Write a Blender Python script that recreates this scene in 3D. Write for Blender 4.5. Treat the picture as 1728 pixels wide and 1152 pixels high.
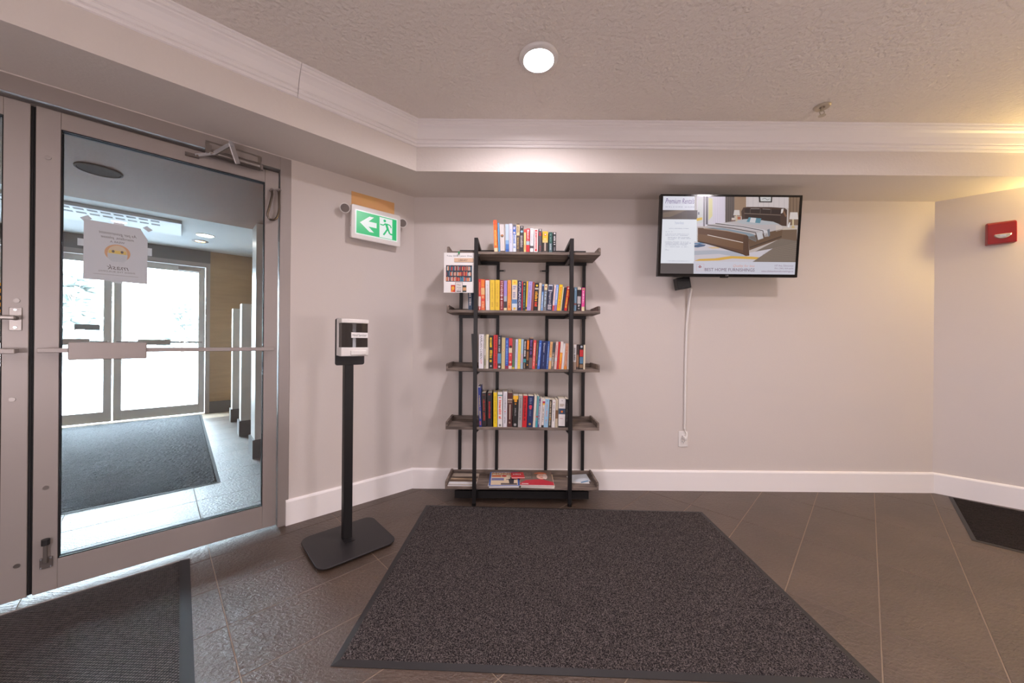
import bpy, bmesh, math, random
from mathutils import Vector, Matrix

for o in list(bpy.data.objects):
    bpy.data.objects.remove(o)
S = bpy.context.scene
COL = S.collection
PI = math.pi
rad = math.radians

# ---------------------------------------------------------------- camera
cam_d = bpy.data.cameras.new('camera')
cam_d.sensor_width = 36.0
cam_d.lens = 12.5
cam_d.clip_start = 0.01
cam = bpy.data.objects.new('camera', cam_d)
COL.objects.link(cam)
ra = rad(0.5)
cam.matrix_world = Matrix(((math.cos(ra), -math.sin(ra), 0, 0),
                           (0, 0, -1, 0),
                           (math.sin(ra), math.cos(ra), 0, 1.1),
                           (0, 0, 0, 1)))
S.camera = cam

# ---------------------------------------------------------------- world: bright overcast winter sky
w = bpy.data.worlds.new('overcast_sky')
S.world = w
w.use_nodes = True
bg = w.node_tree.nodes['Background']
bg.inputs[0].default_value = (0.74, 0.89, 1.0, 1)
bg.inputs[1].default_value = 58.0

# ---------------------------------------------------------------- view
S.view_settings.view_transform = 'Standard'
S.view_settings.look = 'None'
S.view_settings.gamma = 1.0
S.view_settings.use_curve_mapping = False
S.view_settings.exposure = -0.28

LAMP = 500.0          # radiance of the downlight lenses
FILL = 70.0          # radiance of the added fill globes
LAMPC = (1.0, 0.905, 0.965)

# ================================================================ helpers
def lin(c):
    def f(v):
        v = v / 255.0
        return v / 12.92 if v <= 0.04045 else ((v + 0.055) / 1.055) ** 2.4
    return (f(c[0]), f(c[1]), f(c[2]), 1.0)


MATS = {}
def mat(name, col=(128, 128, 128), rough=0.5, metal=0.0, bump=None, var=None, spec=0.5, coat=0.0,
        emit=None, estr=0.0, coords='Object'):
    """bump=(scale, strength, distance[, detail]); var=(scale, colour2, contrast[, (sx,sy,sz)])"""
    if name in MATS:
        return MATS[name]
    m = bpy.data.materials.new(name)
    m.use_nodes = True
    nt = m.node_tree
    p = nt.nodes['Principled BSDF']
    p.inputs['Base Color'].default_value = lin(col)
    p.inputs['Roughness'].default_value = rough
    p.inputs['Metallic'].default_value = metal
    p.inputs['Specular IOR Level'].default_value = spec
    p.inputs['Coat Weight'].default_value = coat
    if emit:
        p.inputs['Emission Color'].default_value = lin(emit)
        p.inputs['Emission Strength'].default_value = estr
    tc = nt.nodes.new('ShaderNodeTexCoord')
    src = tc.outputs[coords]
    if bump:
        n = nt.nodes.new('ShaderNodeTexNoise')
        n.inputs['Scale'].default_value = bump[0]
        n.inputs['Detail'].default_value = bump[3] if len(bump) > 3 else 3.0
        nt.links.new(src, n.inputs['Vector'])
        b = nt.nodes.new('ShaderNodeBump')
        b.inputs['Strength'].default_value = bump[1]
        b.inputs['Distance'].default_value = bump[2]
        nt.links.new(n.outputs['Fac'], b.inputs['Height'])
        nt.links.new(b.outputs['Normal'], p.inputs['Normal'])
    if var:
        n = nt.nodes.new('ShaderNodeTexNoise')
        n.inputs['Scale'].default_value = var[0]
        n.inputs['Detail'].default_value = 4.0
        if len(var) > 3:
            mp = nt.nodes.new('ShaderNodeMapping')
            mp.inputs['Scale'].default_value = var[3]
            nt.links.new(src, mp.inputs['Vector'])
            nt.links.new(mp.outputs['Vector'], n.inputs['Vector'])
        else:
            nt.links.new(src, n.inputs['Vector'])
        r = nt.nodes.new('ShaderNodeValToRGB')
        c = var[2]
        r.color_ramp.elements[0].position = 0.5 - 0.5 * c
        r.color_ramp.elements[1].position = 0.5 + 0.5 * c
        r.color_ramp.elements[0].color = lin(col)
        r.color_ramp.elements[1].color = lin(var[1])
        nt.links.new(n.outputs['Fac'], r.inputs['Fac'])
        nt.links.new(r.outputs['Color'], p.inputs['Base Color'])
    MATS[name] = m
    return m


def glass_mat():
    m = bpy.data.materials.new('door_glass')
    m.use_nodes = True
    nt = m.node_tree
    nt.nodes.clear()
    out = nt.nodes.new('ShaderNodeOutputMaterial')
    mix = nt.nodes.new('ShaderNodeMixShader')
    tr = nt.nodes.new('ShaderNodeBsdfTransparent')
    tr.inputs[0].default_value = (0.95, 0.965, 0.97, 1)
    gl = nt.nodes.new('ShaderNodeBsdfGlossy')
    gl.inputs['Roughness'].default_value = 0.0
    lw = nt.nodes.new('ShaderNodeLayerWeight')
    lw.inputs['Blend'].default_value = 0.5
    pw = nt.nodes.new('ShaderNodeMath'); pw.operation = 'POWER'; pw.inputs[1].default_value = 5.0
    ml = nt.nodes.new('ShaderNodeMath'); ml.operation = 'MULTIPLY_ADD'
    ml.inputs[1].default_value = 0.95; ml.inputs[2].default_value = 0.045
    nt.links.new(lw.outputs['Facing'], pw.inputs[0])
    nt.links.new(pw.outputs[0], ml.inputs[0])
    nt.links.new(ml.outputs[0], mix.inputs[0])
    nt.links.new(tr.outputs[0], mix.inputs[1])
    nt.links.new(gl.outputs[0], mix.inputs[2])
    nt.links.new(mix.outputs[0], out.inputs['Surface'])
    return m


def see_through(name, col, fac):
    m = mat(name, col, 0.8)
    nt = m.node_tree
    tl = nt.nodes.new('ShaderNodeBsdfTranslucent')
    tl.inputs[0].default_value = lin(col)
    mx = nt.nodes.new('ShaderNodeMixShader')
    mx.inputs[0].default_value = fac
    out = [n for n in nt.nodes if n.type == 'OUTPUT_MATERIAL'][0]
    nt.links.new(nt.nodes['Principled BSDF'].outputs[0], mx.inputs[1])
    nt.links.new(tl.outputs[0], mx.inputs[2])
    nt.links.new(mx.outputs[0], out.inputs['Surface'])
    return m


def weave_mat(name, c1, c2, pitch):
    m = bpy.data.materials.new(name)
    m.use_nodes = True
    nt = m.node_tree
    p = nt.nodes['Principled BSDF']
    L = nt.links.new
    tc = nt.nodes.new('ShaderNodeTexCoord')
    sp = nt.nodes.new('ShaderNodeSeparateXYZ')
    L(tc.outputs['Object'], sp.inputs[0])
    ws = []
    for ax in ('X', 'Y'):
        a = nt.nodes.new('ShaderNodeMath'); a.operation = 'MULTIPLY'; a.inputs[1].default_value = 2 * PI / pitch
        s = nt.nodes.new('ShaderNodeMath'); s.operation = 'SINE'
        L(sp.outputs[ax], a.inputs[0]); L(a.outputs[0], s.inputs[0])
        ws.append(s)
    pr = nt.nodes.new('ShaderNodeMath'); pr.operation = 'MULTIPLY'
    L(ws[0].outputs[0], pr.inputs[0]); L(ws[1].outputs[0], pr.inputs[1])
    n = nt.nodes.new('ShaderNodeTexNoise'); n.inputs['Scale'].default_value = 90; n.inputs['Detail'].default_value = 2
    L(tc.outputs['Object'], n.inputs['Vector'])
    ad = nt.nodes.new('ShaderNodeMath'); ad.operation = 'MULTIPLY_ADD'; ad.inputs[1].default_value = 0.5
    L(pr.outputs[0], ad.inputs[0]); L(n.outputs['Fac'], ad.inputs[2])
    r = nt.nodes.new('ShaderNodeValToRGB')
    r.color_ramp.elements[0].position = 0.38; r.color_ramp.elements[1].position = 0.95
    r.color_ramp.elements[0].color = lin(c1); r.color_ramp.elements[1].color = lin(c2)
    L(ad.outputs[0], r.inputs['Fac']); L(r.outputs['Color'], p.inputs['Base Color'])
    b = nt.nodes.new('ShaderNodeBump'); b.inputs['Strength'].default_value = 1.0; b.inputs['Distance'].default_value = 0.004
    L(ad.outputs[0], b.inputs['Height']); L(b.outputs['Normal'], p.inputs['Normal'])
    p.inputs['Roughness'].default_value = 0.75
    return m


def attr_mat(name, emission=0.0, rough=0.55):
    m = bpy.data.materials.new(name)
    m.use_nodes = True
    nt = m.node_tree
    p = nt.nodes['Principled BSDF']
    a = nt.nodes.new('ShaderNodeAttribute')
    a.attribute_name = 'Col'
    p.inputs['Roughness'].default_value = rough
    if emission > 0:
        p.inputs['Base Color'].default_value = (0.01, 0.01, 0.01, 1)
        nt.links.new(a.outputs['Color'], p.inputs['Emission Color'])
        p.inputs['Emission Strength'].default_value = emission
    else:
        nt.links.new(a.outputs['Color'], p.inputs['Base Color'])
    return m


def tile_mat(name, c1, c2, rough):
    m = bpy.data.materials.new(name)
    m.use_nodes = True
    nt = m.node_tree
    p = nt.nodes['Principled BSDF']
    L = nt.links.new
    tc = nt.nodes.new('ShaderNodeTexCoord')
    oi = nt.nodes.new('ShaderNodeObjectInfo')
    add = nt.nodes.new('ShaderNodeVectorMath'); add.operation = 'MULTIPLY_ADD'
    add.inputs[1].default_value = (1, 1, 1)
    sc = nt.nodes.new('ShaderNodeVectorMath'); sc.operation = 'SCALE'
    sc.inputs[0].default_value = (17.0, 9.0, 5.0)
    L(oi.outputs['Random'], sc.inputs['Scale'])
    L(tc.outputs['Object'], add.inputs[0])
    L(sc.outputs[0], add.inputs[2])
    n1 = nt.nodes.new('ShaderNodeTexNoise'); n1.inputs['Scale'].default_value = 4.0; n1.inputs['Detail'].default_value = 6
    L(add.outputs[0], n1.inputs['Vector'])
    r = nt.nodes.new('ShaderNodeValToRGB')
    r.color_ramp.elements[0].position = 0.3; r.color_ramp.elements[1].position = 0.7
    r.color_ramp.elements[0].color = lin(c1); r.color_ramp.elements[1].color = lin(c2)
    L(n1.outputs['Fac'], r.inputs['Fac'])
    L(r.outputs['Color'], p.inputs['Base Color'])
    mp = nt.nodes.new('ShaderNodeMapping'); mp.inputs['Scale'].default_value = (1.0, 1.6, 1.0)
    L(add.outputs[0], mp.inputs['Vector'])
    n2 = nt.nodes.new('ShaderNodeTexNoise'); n2.inputs['Scale'].default_value = 62.0
    n2.inputs['Detail'].default_value = 5.0; n2.inputs['Roughness'].default_value = 0.55
    n2.inputs['Distortion'].default_value = 0.4
    L(mp.outputs['Vector'], n2.inputs['Vector'])
    b = nt.nodes.new('ShaderNodeBump'); b.inputs['Strength'].default_value = 1.0; b.inputs['Distance'].default_value = 0.0062
    L(n2.outputs['Fac'], b.inputs['Height'])
    L(b.outputs['Normal'], p.inputs['Normal'])
    p.inputs['Roughness'].default_value = rough
    p.inputs['Specular IOR Level'].default_value = 0.7
    p.inputs['IOR'].default_value = 1.6
    return m


def carpet_mat(name, c1, c2, scale, lo=0.42, hi=0.72):
    m = bpy.data.materials.new(name)
    m.use_nodes = True
    nt = m.node_tree
    p = nt.nodes['Principled BSDF']
    L = nt.links.new
    tc = nt.nodes.new('ShaderNodeTexCoord')
    n = nt.nodes.new('ShaderNodeTexNoise'); n.inputs['Scale'].default_value = scale; n.inputs['Detail'].default_value = 2
    L(tc.outputs['Object'], n.inputs['Vector'])
    r = nt.nodes.new('ShaderNodeValToRGB')
    r.color_ramp.elements[0].position = lo; r.color_ramp.elements[1].position = hi
    r.color_ramp.elements[0].color = lin(c1); r.color_ramp.elements[1].color = lin(c2)
    L(n.outputs['Fac'], r.inputs['Fac'])
    L(r.outputs['Color'], p.inputs['Base Color'])
    p.inputs['Roughness'].default_value = 0.95
    p.inputs['Specular IOR Level'].default_value = 0.15
    b = nt.nodes.new('ShaderNodeBump'); b.inputs['Strength'].default_value = 0.8; b.inputs['Distance'].default_value = 0.004
    L(n.outputs['Fac'], b.inputs['Height'])
    L(b.outputs['Normal'], p.inputs['Normal'])
    return m


def wood_mat(name, c1, c2):
    m = bpy.data.materials.new(name)
    m.use_nodes = True
    nt = m.node_tree
    p = nt.nodes['Principled BSDF']
    L = nt.links.new
    tc = nt.nodes.new('ShaderNodeTexCoord')
    mp = nt.nodes.new('ShaderNodeMapping'); mp.inputs['Scale'].default_value = (2.5, 22.0, 22.0)
    L(tc.outputs['Object'], mp.inputs['Vector'])
    n = nt.nodes.new('ShaderNodeTexNoise'); n.inputs['Scale'].default_value = 2.2; n.inputs['Detail'].default_value = 8
    n.inputs['Distortion'].default_value = 0.6
    L(mp.outputs['Vector'], n.inputs['Vector'])
    r = nt.nodes.new('ShaderNodeValToRGB')
    r.color_ramp.elements[0].position = 0.32; r.color_ramp.elements[1].position = 0.68
    r.color_ramp.elements[0].color = lin(c1); r.color_ramp.elements[1].color = lin(c2)
    L(n.outputs['Fac'], r.inputs['Fac'])
    L(r.outputs['Color'], p.inputs['Base Color'])
    p.inputs['Roughness'].default_value = 0.6
    b = nt.nodes.new('ShaderNodeBump'); b.inputs['Strength'].default_value = 0.3; b.inputs['Distance'].default_value = 0.001
    L(n.outputs['Fac'], b.inputs['Height'])
    L(b.outputs['Normal'], p.inputs['Normal'])
    return m


class B:
    """collects geometry, build() links it as ONE mesh object"""
    def __init__(self):
        self.bm = bmesh.new()

    def box(self, x0, x1, y0, y1, z0, z1):
        v = [self.bm.verts.new((x, y, z)) for z in (z0, z1) for y in (y0, y1) for x in (x0, x1)]
        for f in ((0, 2, 3, 1), (4, 5, 7, 6), (0, 1, 5, 4), (2, 6, 7, 3), (0, 4, 6, 2), (1, 3, 7, 5)):
            self.bm.faces.new([v[i] for i in f])
        return self

    def prism(self, poly, a, b, axis='z'):
        """poly extruded from a to b. axis z: (x,y); y: (x,z); x: (y,z)"""
        def P(q, t):
            return {'z': (q[0], q[1], t), 'y': (q[0], t, q[1]), 'x': (t, q[0], q[1])}[axis]
        lo = [self.bm.verts.new(P(q, a)) for q in poly]
        hi = [self.bm.verts.new(P(q, b)) for q in poly]
        n = len(poly)
        fs = [self.bm.faces.new(lo), self.bm.faces.new(hi)]
        for i in range(n):
            fs.append(self.bm.faces.new((lo[i], lo[(i + 1) % n], hi[(i + 1) % n], hi[i])))
        return self

    def loft(self, ringa, ringb):
        a = [self.bm.verts.new(p) for p in ringa]
        b = [self.bm.verts.new(p) for p in ringb]
        n = len(a)
        self.bm.faces.new(a); self.bm.faces.new(b)
        for i in range(n):
            self.bm.faces.new((a[i], a[(i + 1) % n], b[(i + 1) % n], b[i]))
        return self

    def cyl(self, p0, p1, r, seg=16, r2=None):
        p0, p1 = Vector(p0), Vector(p1)
        d = (p1 - p0).normalized()
        t = Vector((0, 0, 1)) if abs(d.z) < 0.9 else Vector((1, 0, 0))
        e1 = d.cross(t).normalized(); e2 = d.cross(e1)
        r2 = r if r2 is None else r2
        ra_ = [p0 + (e1 * math.cos(2 * PI * i / seg) + e2 * math.sin(2 * PI * i / seg)) * r for i in range(seg)]
        rb_ = [p1 + (e1 * math.cos(2 * PI * i / seg) + e2 * math.sin(2 * PI * i / seg)) * r2 for i in range(seg)]
        return self.loft(ra_, rb_)

    def tube(self, pts, r, seg=8):
        pts = [Vector(p) for p in pts]
        rings = []
        for i, p in enumerate(pts):
            d = (pts[min(i + 1, len(pts) - 1)] - pts[max(i - 1, 0)]).normalized()
            t = Vector((0, 1, 0)) if abs(d.y) < 0.9 else Vector((1, 0, 0))
            e1 = d.cross(t).normalized(); e2 = d.cross(e1)
            rings.append([self.bm.verts.new(p + (e1 * math.cos(2 * PI * k / seg) + e2 * math.sin(2 * PI * k / seg)) * r)
                          for k in range(seg)])
        for a, b in zip(rings, rings[1:]):
            for k in range(seg):
                self.bm.faces.new((a[k], a[(k + 1) % seg], b[(k + 1) % seg], b[k]))
        self.bm.faces.new(rings[0]); self.bm.faces.new(rings[-1])
        return self

    def lathe(self, prof, c=(0, 0, 0), seg=32):
        rings = []
        for r, z in prof:
            rings.append([self.bm.verts.new((c[0] + max(r, 1e-5) * math.cos(2 * PI * k / seg),
                                             c[1] + max(r, 1e-5) * math.sin(2 * PI * k / seg), c[2] + z)) for k in range(seg)])
        for a, b in zip(rings, rings[1:]):
            for k in range(seg):
                self.bm.faces.new((a[k], a[(k + 1) % seg], b[(k + 1) % seg], b[k]))
        self.bm.faces.new(rings[0]); self.bm.faces.new(rings[-1])
        return self

    def blob(self, c, r, sub=2, jitter=0.0, rng=None, sc=(1, 1, 1)):
        res = bmesh.ops.create_icosphere(self.bm, subdivisions=sub, radius=r)
        for v in res['verts']:
            k = 1 + (rng.uniform(-jitter, jitter) if rng else 0)
            v.co = Vector((v.co.x * sc[0] * k + c[0], v.co.y * sc[1] * k + c[1], v.co.z * sc[2] * k + c[2]))
        return self

    def build(self, name, m, parent=None, loc=(0, 0, 0), rz=0.0, bevel=0.0, smooth=False, seg=1):
        bm = self.bm
        bmesh.ops.recalc_face_normals(bm, faces=bm.faces)
        if bevel > 0:
            es = [e for e in bm.edges if len(e.link_faces) == 2 and e.calc_face_angle(0) > 0.5]
            bmesh.ops.bevel(bm, geom=es, offset=bevel, segments=seg, profile=0.5, affect='EDGES', clamp_overlap=True)
        me = bpy.data.meshes.new(name)
        bm.to_mesh(me); bm.free()
        if smooth:
            for p in me.polygons:
                p.use_smooth = True
            try:
                me.set_sharp_from_angle(angle=rad(40))
            except Exception:
                pass
        me.materials.append(m)
        o = bpy.data.objects.new(name, me)
        COL.objects.link(o)
        o.location = loc
        o.rotation_euler = (0, 0, rz)
        if parent is not None:
            o.parent = parent
        return o


def thing(name, label, cat, loc=(0, 0, 0), rz=0.0, group=None, kind=None):
    o = bpy.data.objects.new(name, None)
    COL.objects.link(o)
    o.empty_display_size = 0.05
    o.location = loc
    o.rotation_euler = (0, 0, rz)
    return tag(o, label, cat, group, kind)


def tag(o, label, cat=None, group=None, kind=None):
    o['label'] = label
    if cat: o['category'] = cat
    if group: o['group'] = group
    if kind: o['kind'] = kind
    return o


def rrect(x0, x1, y0, y1, r, seg=6):
    pts = []
    for cx, cy, a0 in ((x1 - r, y1 - r, 0), (x0 + r, y1 - r, 90), (x0 + r, y0 + r, 180), (x1 - r, y0 + r, 270)):
        for k in range(seg + 1):
            a = rad(a0 + 90 * k / seg)
            pts.append((cx + r * math.cos(a), cy + r * math.sin(a)))
    return pts


TXT = {}
def text_geo(body, shear=0.0, spacing=1.0):
    key = (body, shear, spacing)
    if key in TXT:
        return TXT[key]
    cu = bpy.data.curves.new('t', 'FONT')
    cu.body = body
    cu.shear = shear
    cu.space_character = spacing
    cu.resolution_u = 2
    ob = bpy.data.objects.new('t', cu)
    COL.objects.link(ob)
    dg = bpy.context.evaluated_depsgraph_get()
    me = ob.evaluated_get(dg).to_mesh()
    vs = [(v.co.x, v.co.y) for v in me.vertices]
    fs = [tuple(p.vertices) for p in me.polygons]
    ob.evaluated_get(dg).to_mesh_clear()
    bpy.data.objects.remove(ob)
    bpy.data.curves.remove(cu)
    xs = [v[0] for v in vs] or [0, 1]; ys = [v[1] for v in vs] or [0, 1]
    TXT[key] = (vs, fs, min(xs), max(xs), min(ys), max(ys))
    return TXT[key]


class D:
    """flat print: coloured polygons in a (u,v) plane, built as one mesh with a colour attribute"""
    def __init__(self):
        self.v = []; self.f = []; self.c = []

    def poly(self, pts, col, lv=1):
        i = len(self.v)
        self.v += [(p[0], p[1], lv) for p in pts]
        self.f.append(tuple(range(i, i + len(pts)))); self.c.append(col)
        return self

    def rect(self, x0, y0, x1, y1, col, lv=1):
        return self.poly([(x0, y0), (x1, y0), (x1, y1), (x0, y1)], col, lv)

    def disc(self, cx, cy, rx, ry, col, lv=1, seg=20, a0=0.0, a1=360.0):
        pts = [(cx + rx * math.cos(rad(a0 + (a1 - a0) * k / seg)), cy + ry * math.sin(rad(a0 + (a1 - a0) * k / seg)))
               for k in range(seg + (0 if a1 - a0 >= 360 else 1))]
        return self.poly(pts, col, lv)

    def line(self, pts, wd, col, lv=1):
        for a, b in zip(pts, pts[1:]):
            dx, dy = b[0] - a[0], b[1] - a[1]
            l = math.hypot(dx, dy) or 1e-9
            nx, ny = -dy / l * wd / 2, dx / l * wd / 2
            self.poly([(a[0] + nx, a[1] + ny), (a[0] - nx, a[1] - ny), (b[0] - nx, b[1] - ny), (b[0] + nx, b[1] + ny)], col, lv)
        return self

    def text(self, body, x, y, wd, ht, col, lv=2, rot=0.0, mirror=False, shear=0.0, spacing=1.0):
        """text fitted in a wd x ht box whose lower-left corner (before rotation) is x,y"""
        vs, fs, x0, x1, y0, y1 = text_geo(body, shear, spacing)
        i = len(self.v)
        c, s = math.cos(rot), math.sin(rot)
        for vx, vy in vs:
            a = (vx - x0) / (x1 - x0) * wd
            b = (vy - y0) / (y1 - y0) * ht
            if mirror:
                a = wd - a
            self.v.append((x + a * c - b * s, y + a * s + b * c, lv))
        for f in fs:
            self.f.append(tuple(i + k for k in (reversed(f) if mirror else f))); self.c.append(col)
        return self

    def marks(self, x, y, wd, ht, col, rng, lv=2, rot=0.0, n=None):
        """a line of print too small to read: a row of short strokes"""
        n = n or max(3, int(wd / (ht * 0.8)))
        c, s = math.cos(rot), math.sin(rot)
        st = wd / n
        for k in range(n):
            if rng.random() < 0.12:
                continue
            a0 = k * st; a1 = a0 + st * rng.uniform(0.5, 0.8)
            b0 = 0.0; b1 = ht * rng.uniform(0.7, 1.0)
            q = [(a0, b0), (a1, b0), (a1, b1), (a0, b1)]
            self.poly([(x + a * c - b * s, y + a * s + b * c) for a, b in q], col, lv)
        return self

    def build(self, name, m, parent, org, ex, ey, step=0.00015, fn=None):
        ex, ey, org = Vector(ex), Vector(ey), Vector(org)
        nn = ex.cross(ey).normalized()
        vs = []
        for u_, v_, lv in self.v:
            if fn:
                u_, v_ = fn(u_, v_)
            vs.append(org + ex * u_ + ey * v_ + nn * (lv * step))
        me = bpy.data.meshes.new(name)
        me.from_pydata([tuple(p) for p in vs], [], self.f)
        at = me.color_attributes.new('Col', 'FLOAT_COLOR', 'CORNER')
        k = 0
        for f, c in zip(self.f, self.c):
            lc = lin(c)
            for _ in f:
                at.data[k].color = lc
                k += 1
        me.materials.append(m)
        o = bpy.data.objects.new(name, me)
        COL.objects.link(o)
        o.parent = parent
        return o


# ---------------------------------------------------------------- the place's main lines
CX, CY = -0.74, 2.66                       # corner of back wall and door wall
TH = rad(43)
UX, UY = -math.cos(TH), -math.sin(TH)      # along the door wall
NX, NY = math.sin(TH), -math.cos(TH)       # out of the door wall into the room
RZL = rad(223)
def LW(s, n, z=0.0):
    return (CX + s * UX + n * NX, CY + s * UY + n * NY, z)
RX, RY = 3.155, 2.66                       # corner of back wall and right wall
RZR = rad(138)
VX, VY = math.cos(rad(-42)), math.sin(rad(-42))
MX, MY = -math.sin(rad(42)), -math.cos(rad(42))
def RW(t, n, z=0.0):
    return (RX + t * VX + n * MX, RY + t * VY + n * MY, z)
ZC, ZS = 2.45, 2.172                       # ceiling, underside of the bulkhead

# materials
M_wall = mat('wall_paint', (214, 205, 199), 0.55, bump=(160, 0.25, 0.002), spec=0.3)
M_ceil = mat('ceiling_texture', (238, 230, 222), 0.8, bump=(55, 1.0, 0.013, 4), spec=0.2)
M_bulk = mat('bulkhead_paint', (226, 218, 211), 0.7, bump=(70, 0.5, 0.004, 4), spec=0.2)
M_trim = mat('white_trim_paint', (246, 241, 239), 0.35)
M_alu = mat('brushed_aluminium', (164, 155, 150), 0.42, 0.3, bump=(400, 0.05, 0.001))
M_alud = mat('dark_aluminium', (120, 112, 108), 0.4, 0.6)
M_black = mat('black_gap_seal', (14, 12, 12), 0.7)
M_chrome = mat('chrome', (222, 226, 232), 0.22, 0.9)
M_steel = mat('satin_steel', (150, 143, 138), 0.35, 0.9)
M_glass = glass_mat()
M_tile = tile_mat('slate_floor_tile', (70, 54, 42), (84, 66, 53), 0.42)
M_grout = mat('sand_grout', (158, 140, 122), 0.9)
M_bmetal = mat('black_metal', (30, 28, 29), 0.45, 0.2)
M_wood = wood_mat('weathered_wood', (80, 69, 62), (142, 126, 115))
M_print = attr_mat('coloured_print', 0.0, 0.5)
M_screen = attr_mat('lit_screen', 1.02, 0.25)
M_paper = mat('paper', (240, 238, 236), 0.7)
M_page = mat('book_pages', (226, 216, 196), 0.85)
M_rubber = mat('black_rubber', (36, 34, 35), 0.55)
M_white = mat('white_plastic', (232, 228, 224), 0.35)
M_blackp = mat('black_plastic', (16, 15, 16), 0.25)
M_lens = mat('lit_lens', (255, 255, 255), 0.5)
_p = M_lens.node_tree.nodes['Principled BSDF']
_p.inputs['Emission Color'].default_value = (*LAMPC, 1)
_p.inputs['Emission Strength'].default_value = LAMP

# ================================================================ structure
XR, YB = 5.385, -3.0                      # room beyond the picture
ROOM = [LW(0, -0.06)[:2], (RX, RY), RW(3.0, 0)[:2], (XR, YB), (-3.08, YB), LW(3.2, 0)[:2], LW(3.2, -0.06)[:2]]
ROOM[0] = (CX, CY)
ROOM = [(CX - 0.04, CY + 0.04), (RX, RY), RW(3.0, 0)[:2], (RW(3.0, 0)[0], YB), (-3.13, YB), LW(3.25, -0.06)[:2]]
VEST = [LW(0.42, -0.06)[:2], LW(3.25, -0.06)[:2], LW(3.25, -4.58)[:2], LW(0.42, -4.58)[:2]]


def area(p):
    return 0.5 * sum(p[i][0] * p[(i + 1) % len(p)][1] - p[(i + 1) % len(p)][0] * p[i][1] for i in range(len(p)))


def clip(poly, region):
    sg = 1 if area(region) > 0 else -1
    out = poly
    n = len(region)
    for i in range(n):
        a, b = region[i], region[(i + 1) % n]
        def side(p):
            return sg * ((b[0] - a[0]) * (p[1] - a[1]) - (b[1] - a[1]) * (p[0] - a[0]))
        res = []
        for k in range(len(out)):
            p, q = out[k], out[(k + 1) % len(out)]
            sp, sq = side(p), side(q)
            if sp >= 0:
                res.append(p)
            if (sp >= 0) != (sq >= 0):
                t = sp / (sp - sq)
                res.append((p[0] + (q[0] - p[0]) * t, p[1] + (q[1] - p[1]) * t))
        out = res
        if len(out) < 3:
            return []
    return out


def lay_tiles(parent, region, full):
    """12x24 inch tiles, laid at 45 degrees to the back wall"""
    PA, PB, G = 0.4183, 0.8415, 0.0032
    s2 = math.sqrt(2)
    for i in range(-22, 16):
        for j in range(-14, 14):
            a0, a1 = (0.06 + PA * i) / s2 + G / 2, (0.06 + PA * (i + 1)) / s2 - G / 2     # (x-y)/sqrt2
            b0, b1 = (0.283 + PB * j) / s2 + G / 2, (0.283 + PB * (j + 1)) / s2 - G / 2   # (x+y)/sqrt2
            cor = [((b + a) / s2, (b - a) / s2) for a, b in ((a0, b0), (a1, b0), (a1, b1), (a0, b1))]
            if max(c[1] for c in cor) < -1.3 and region is ROOM:
                continue
            c = clip(cor, region)
            if len(c) < 3 or abs(area(c)) < 0.0006:
                continue
            mx = sum(p[0] for p in cor) / 4; my = sum(p[1] for p in cor) / 4
            if abs(abs(area(c)) - abs(area(cor))) < 1e-5:
                if full[0] is None:
                    o = B().prism([(p[0] - mx, p[1] - my) for p in cor], -0.008, 0.0).build('tile', M_tile, parent, (mx, my, 0), bevel=0.0012)
                    full[0] = o.data
                else:
                    o = bpy.data.objects.new('tile', full[0])
                    COL.objects.link(o); o.parent = parent; o.location = (mx, my, 0)
            else:
                B().prism([(p[0] - mx, p[1] - my) for p in c], -0.008, 0.0).build('tile', M_tile, parent, (mx, my, 0))


FULL = [None]
fl = tag(B().prism(ROOM, -0.10, -0.0022).build('floor', M_grout), 'brown slate-look tile floor of the lobby laid diagonally', kind='structure')
lay_tiles(fl, ROOM, FULL)
# the part of the lobby floor behind the camera
tag(B().prism([(-3.13, YB), (RW(3.0, 0)[0], YB), (RW(3.0, 0)[0], -1.32), (-3.13, -1.32)], -0.0022, -0.0002).build('floor_far_side', M_tile),
    'brown slate-look floor on the far side of the lobby', kind='structure')
vf = tag(B().prism(VEST, -0.10, -0.0022).build('floor_vestibule', M_grout), 'slate-look tile floor of the vestibule behind the glass doors', kind='structure')
lay_tiles(vf, VEST, FULL)

ceil_poly = [(p[0], p[1]) for p in ROOM]
tag(B().prism(ceil_poly, ZC, ZC + 0.15).build('ceiling', M_ceil), 'pale knockdown-textured lobby ceiling', kind='structure')
KX, KY = -0.615, 2.25
bx = RW(0.41 / -VY, 0)[0]
tag(B().prism([(CX, CY), (RX, RY), (bx, KY), (KX, KY), (KX + 2.75 * UX, KY + 2.75 * UY), LW(2.75, 0)[:2]], ZS, ZC - 0.001)
    .build('ceiling_bulkhead', M_bulk), 'dropped bulkhead running along the back and door walls', kind='structure')

tag(B().box(CX - 0.05, RX + 0.05, RY, RY + 0.12, -0.05, ZC + 0.1).build('wall_back', M_wall), 'pale grey back wall behind the bookshelf and the television', kind='structure')
wl = B().box(-0.12, 0.797, -0.12, 0, -0.05, ZC + 0.1).box(2.668, 3.25, -0.12, 0, -0.05, ZC + 0.1).box(0.797, 2.668, -0.12, 0, 2.166, ZC + 0.1)
tag(wl.build('wall_left', M_wall, loc=LW(0, 0), rz=RZL), 'pale grey wall around the glass double doors', kind='structure')
tag(B().box(-3.02, 0.06, -0.12, 0, -0.05, ZC + 0.1).build('wall_right', M_wall, loc=RW(0, 0), rz=RZR), 'pale angled wall carrying the red fire alarm', kind='structure')
xr = RW(3.0, 0)[0]
tag(B().box(xr, xr + 0.1, YB, RW(3.0, 0)[1] + 0.02, -0.05, ZC + 0.1).build('wall_far_right', M_wall), 'pale wall on the far right of the lobby', kind='structure')
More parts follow.
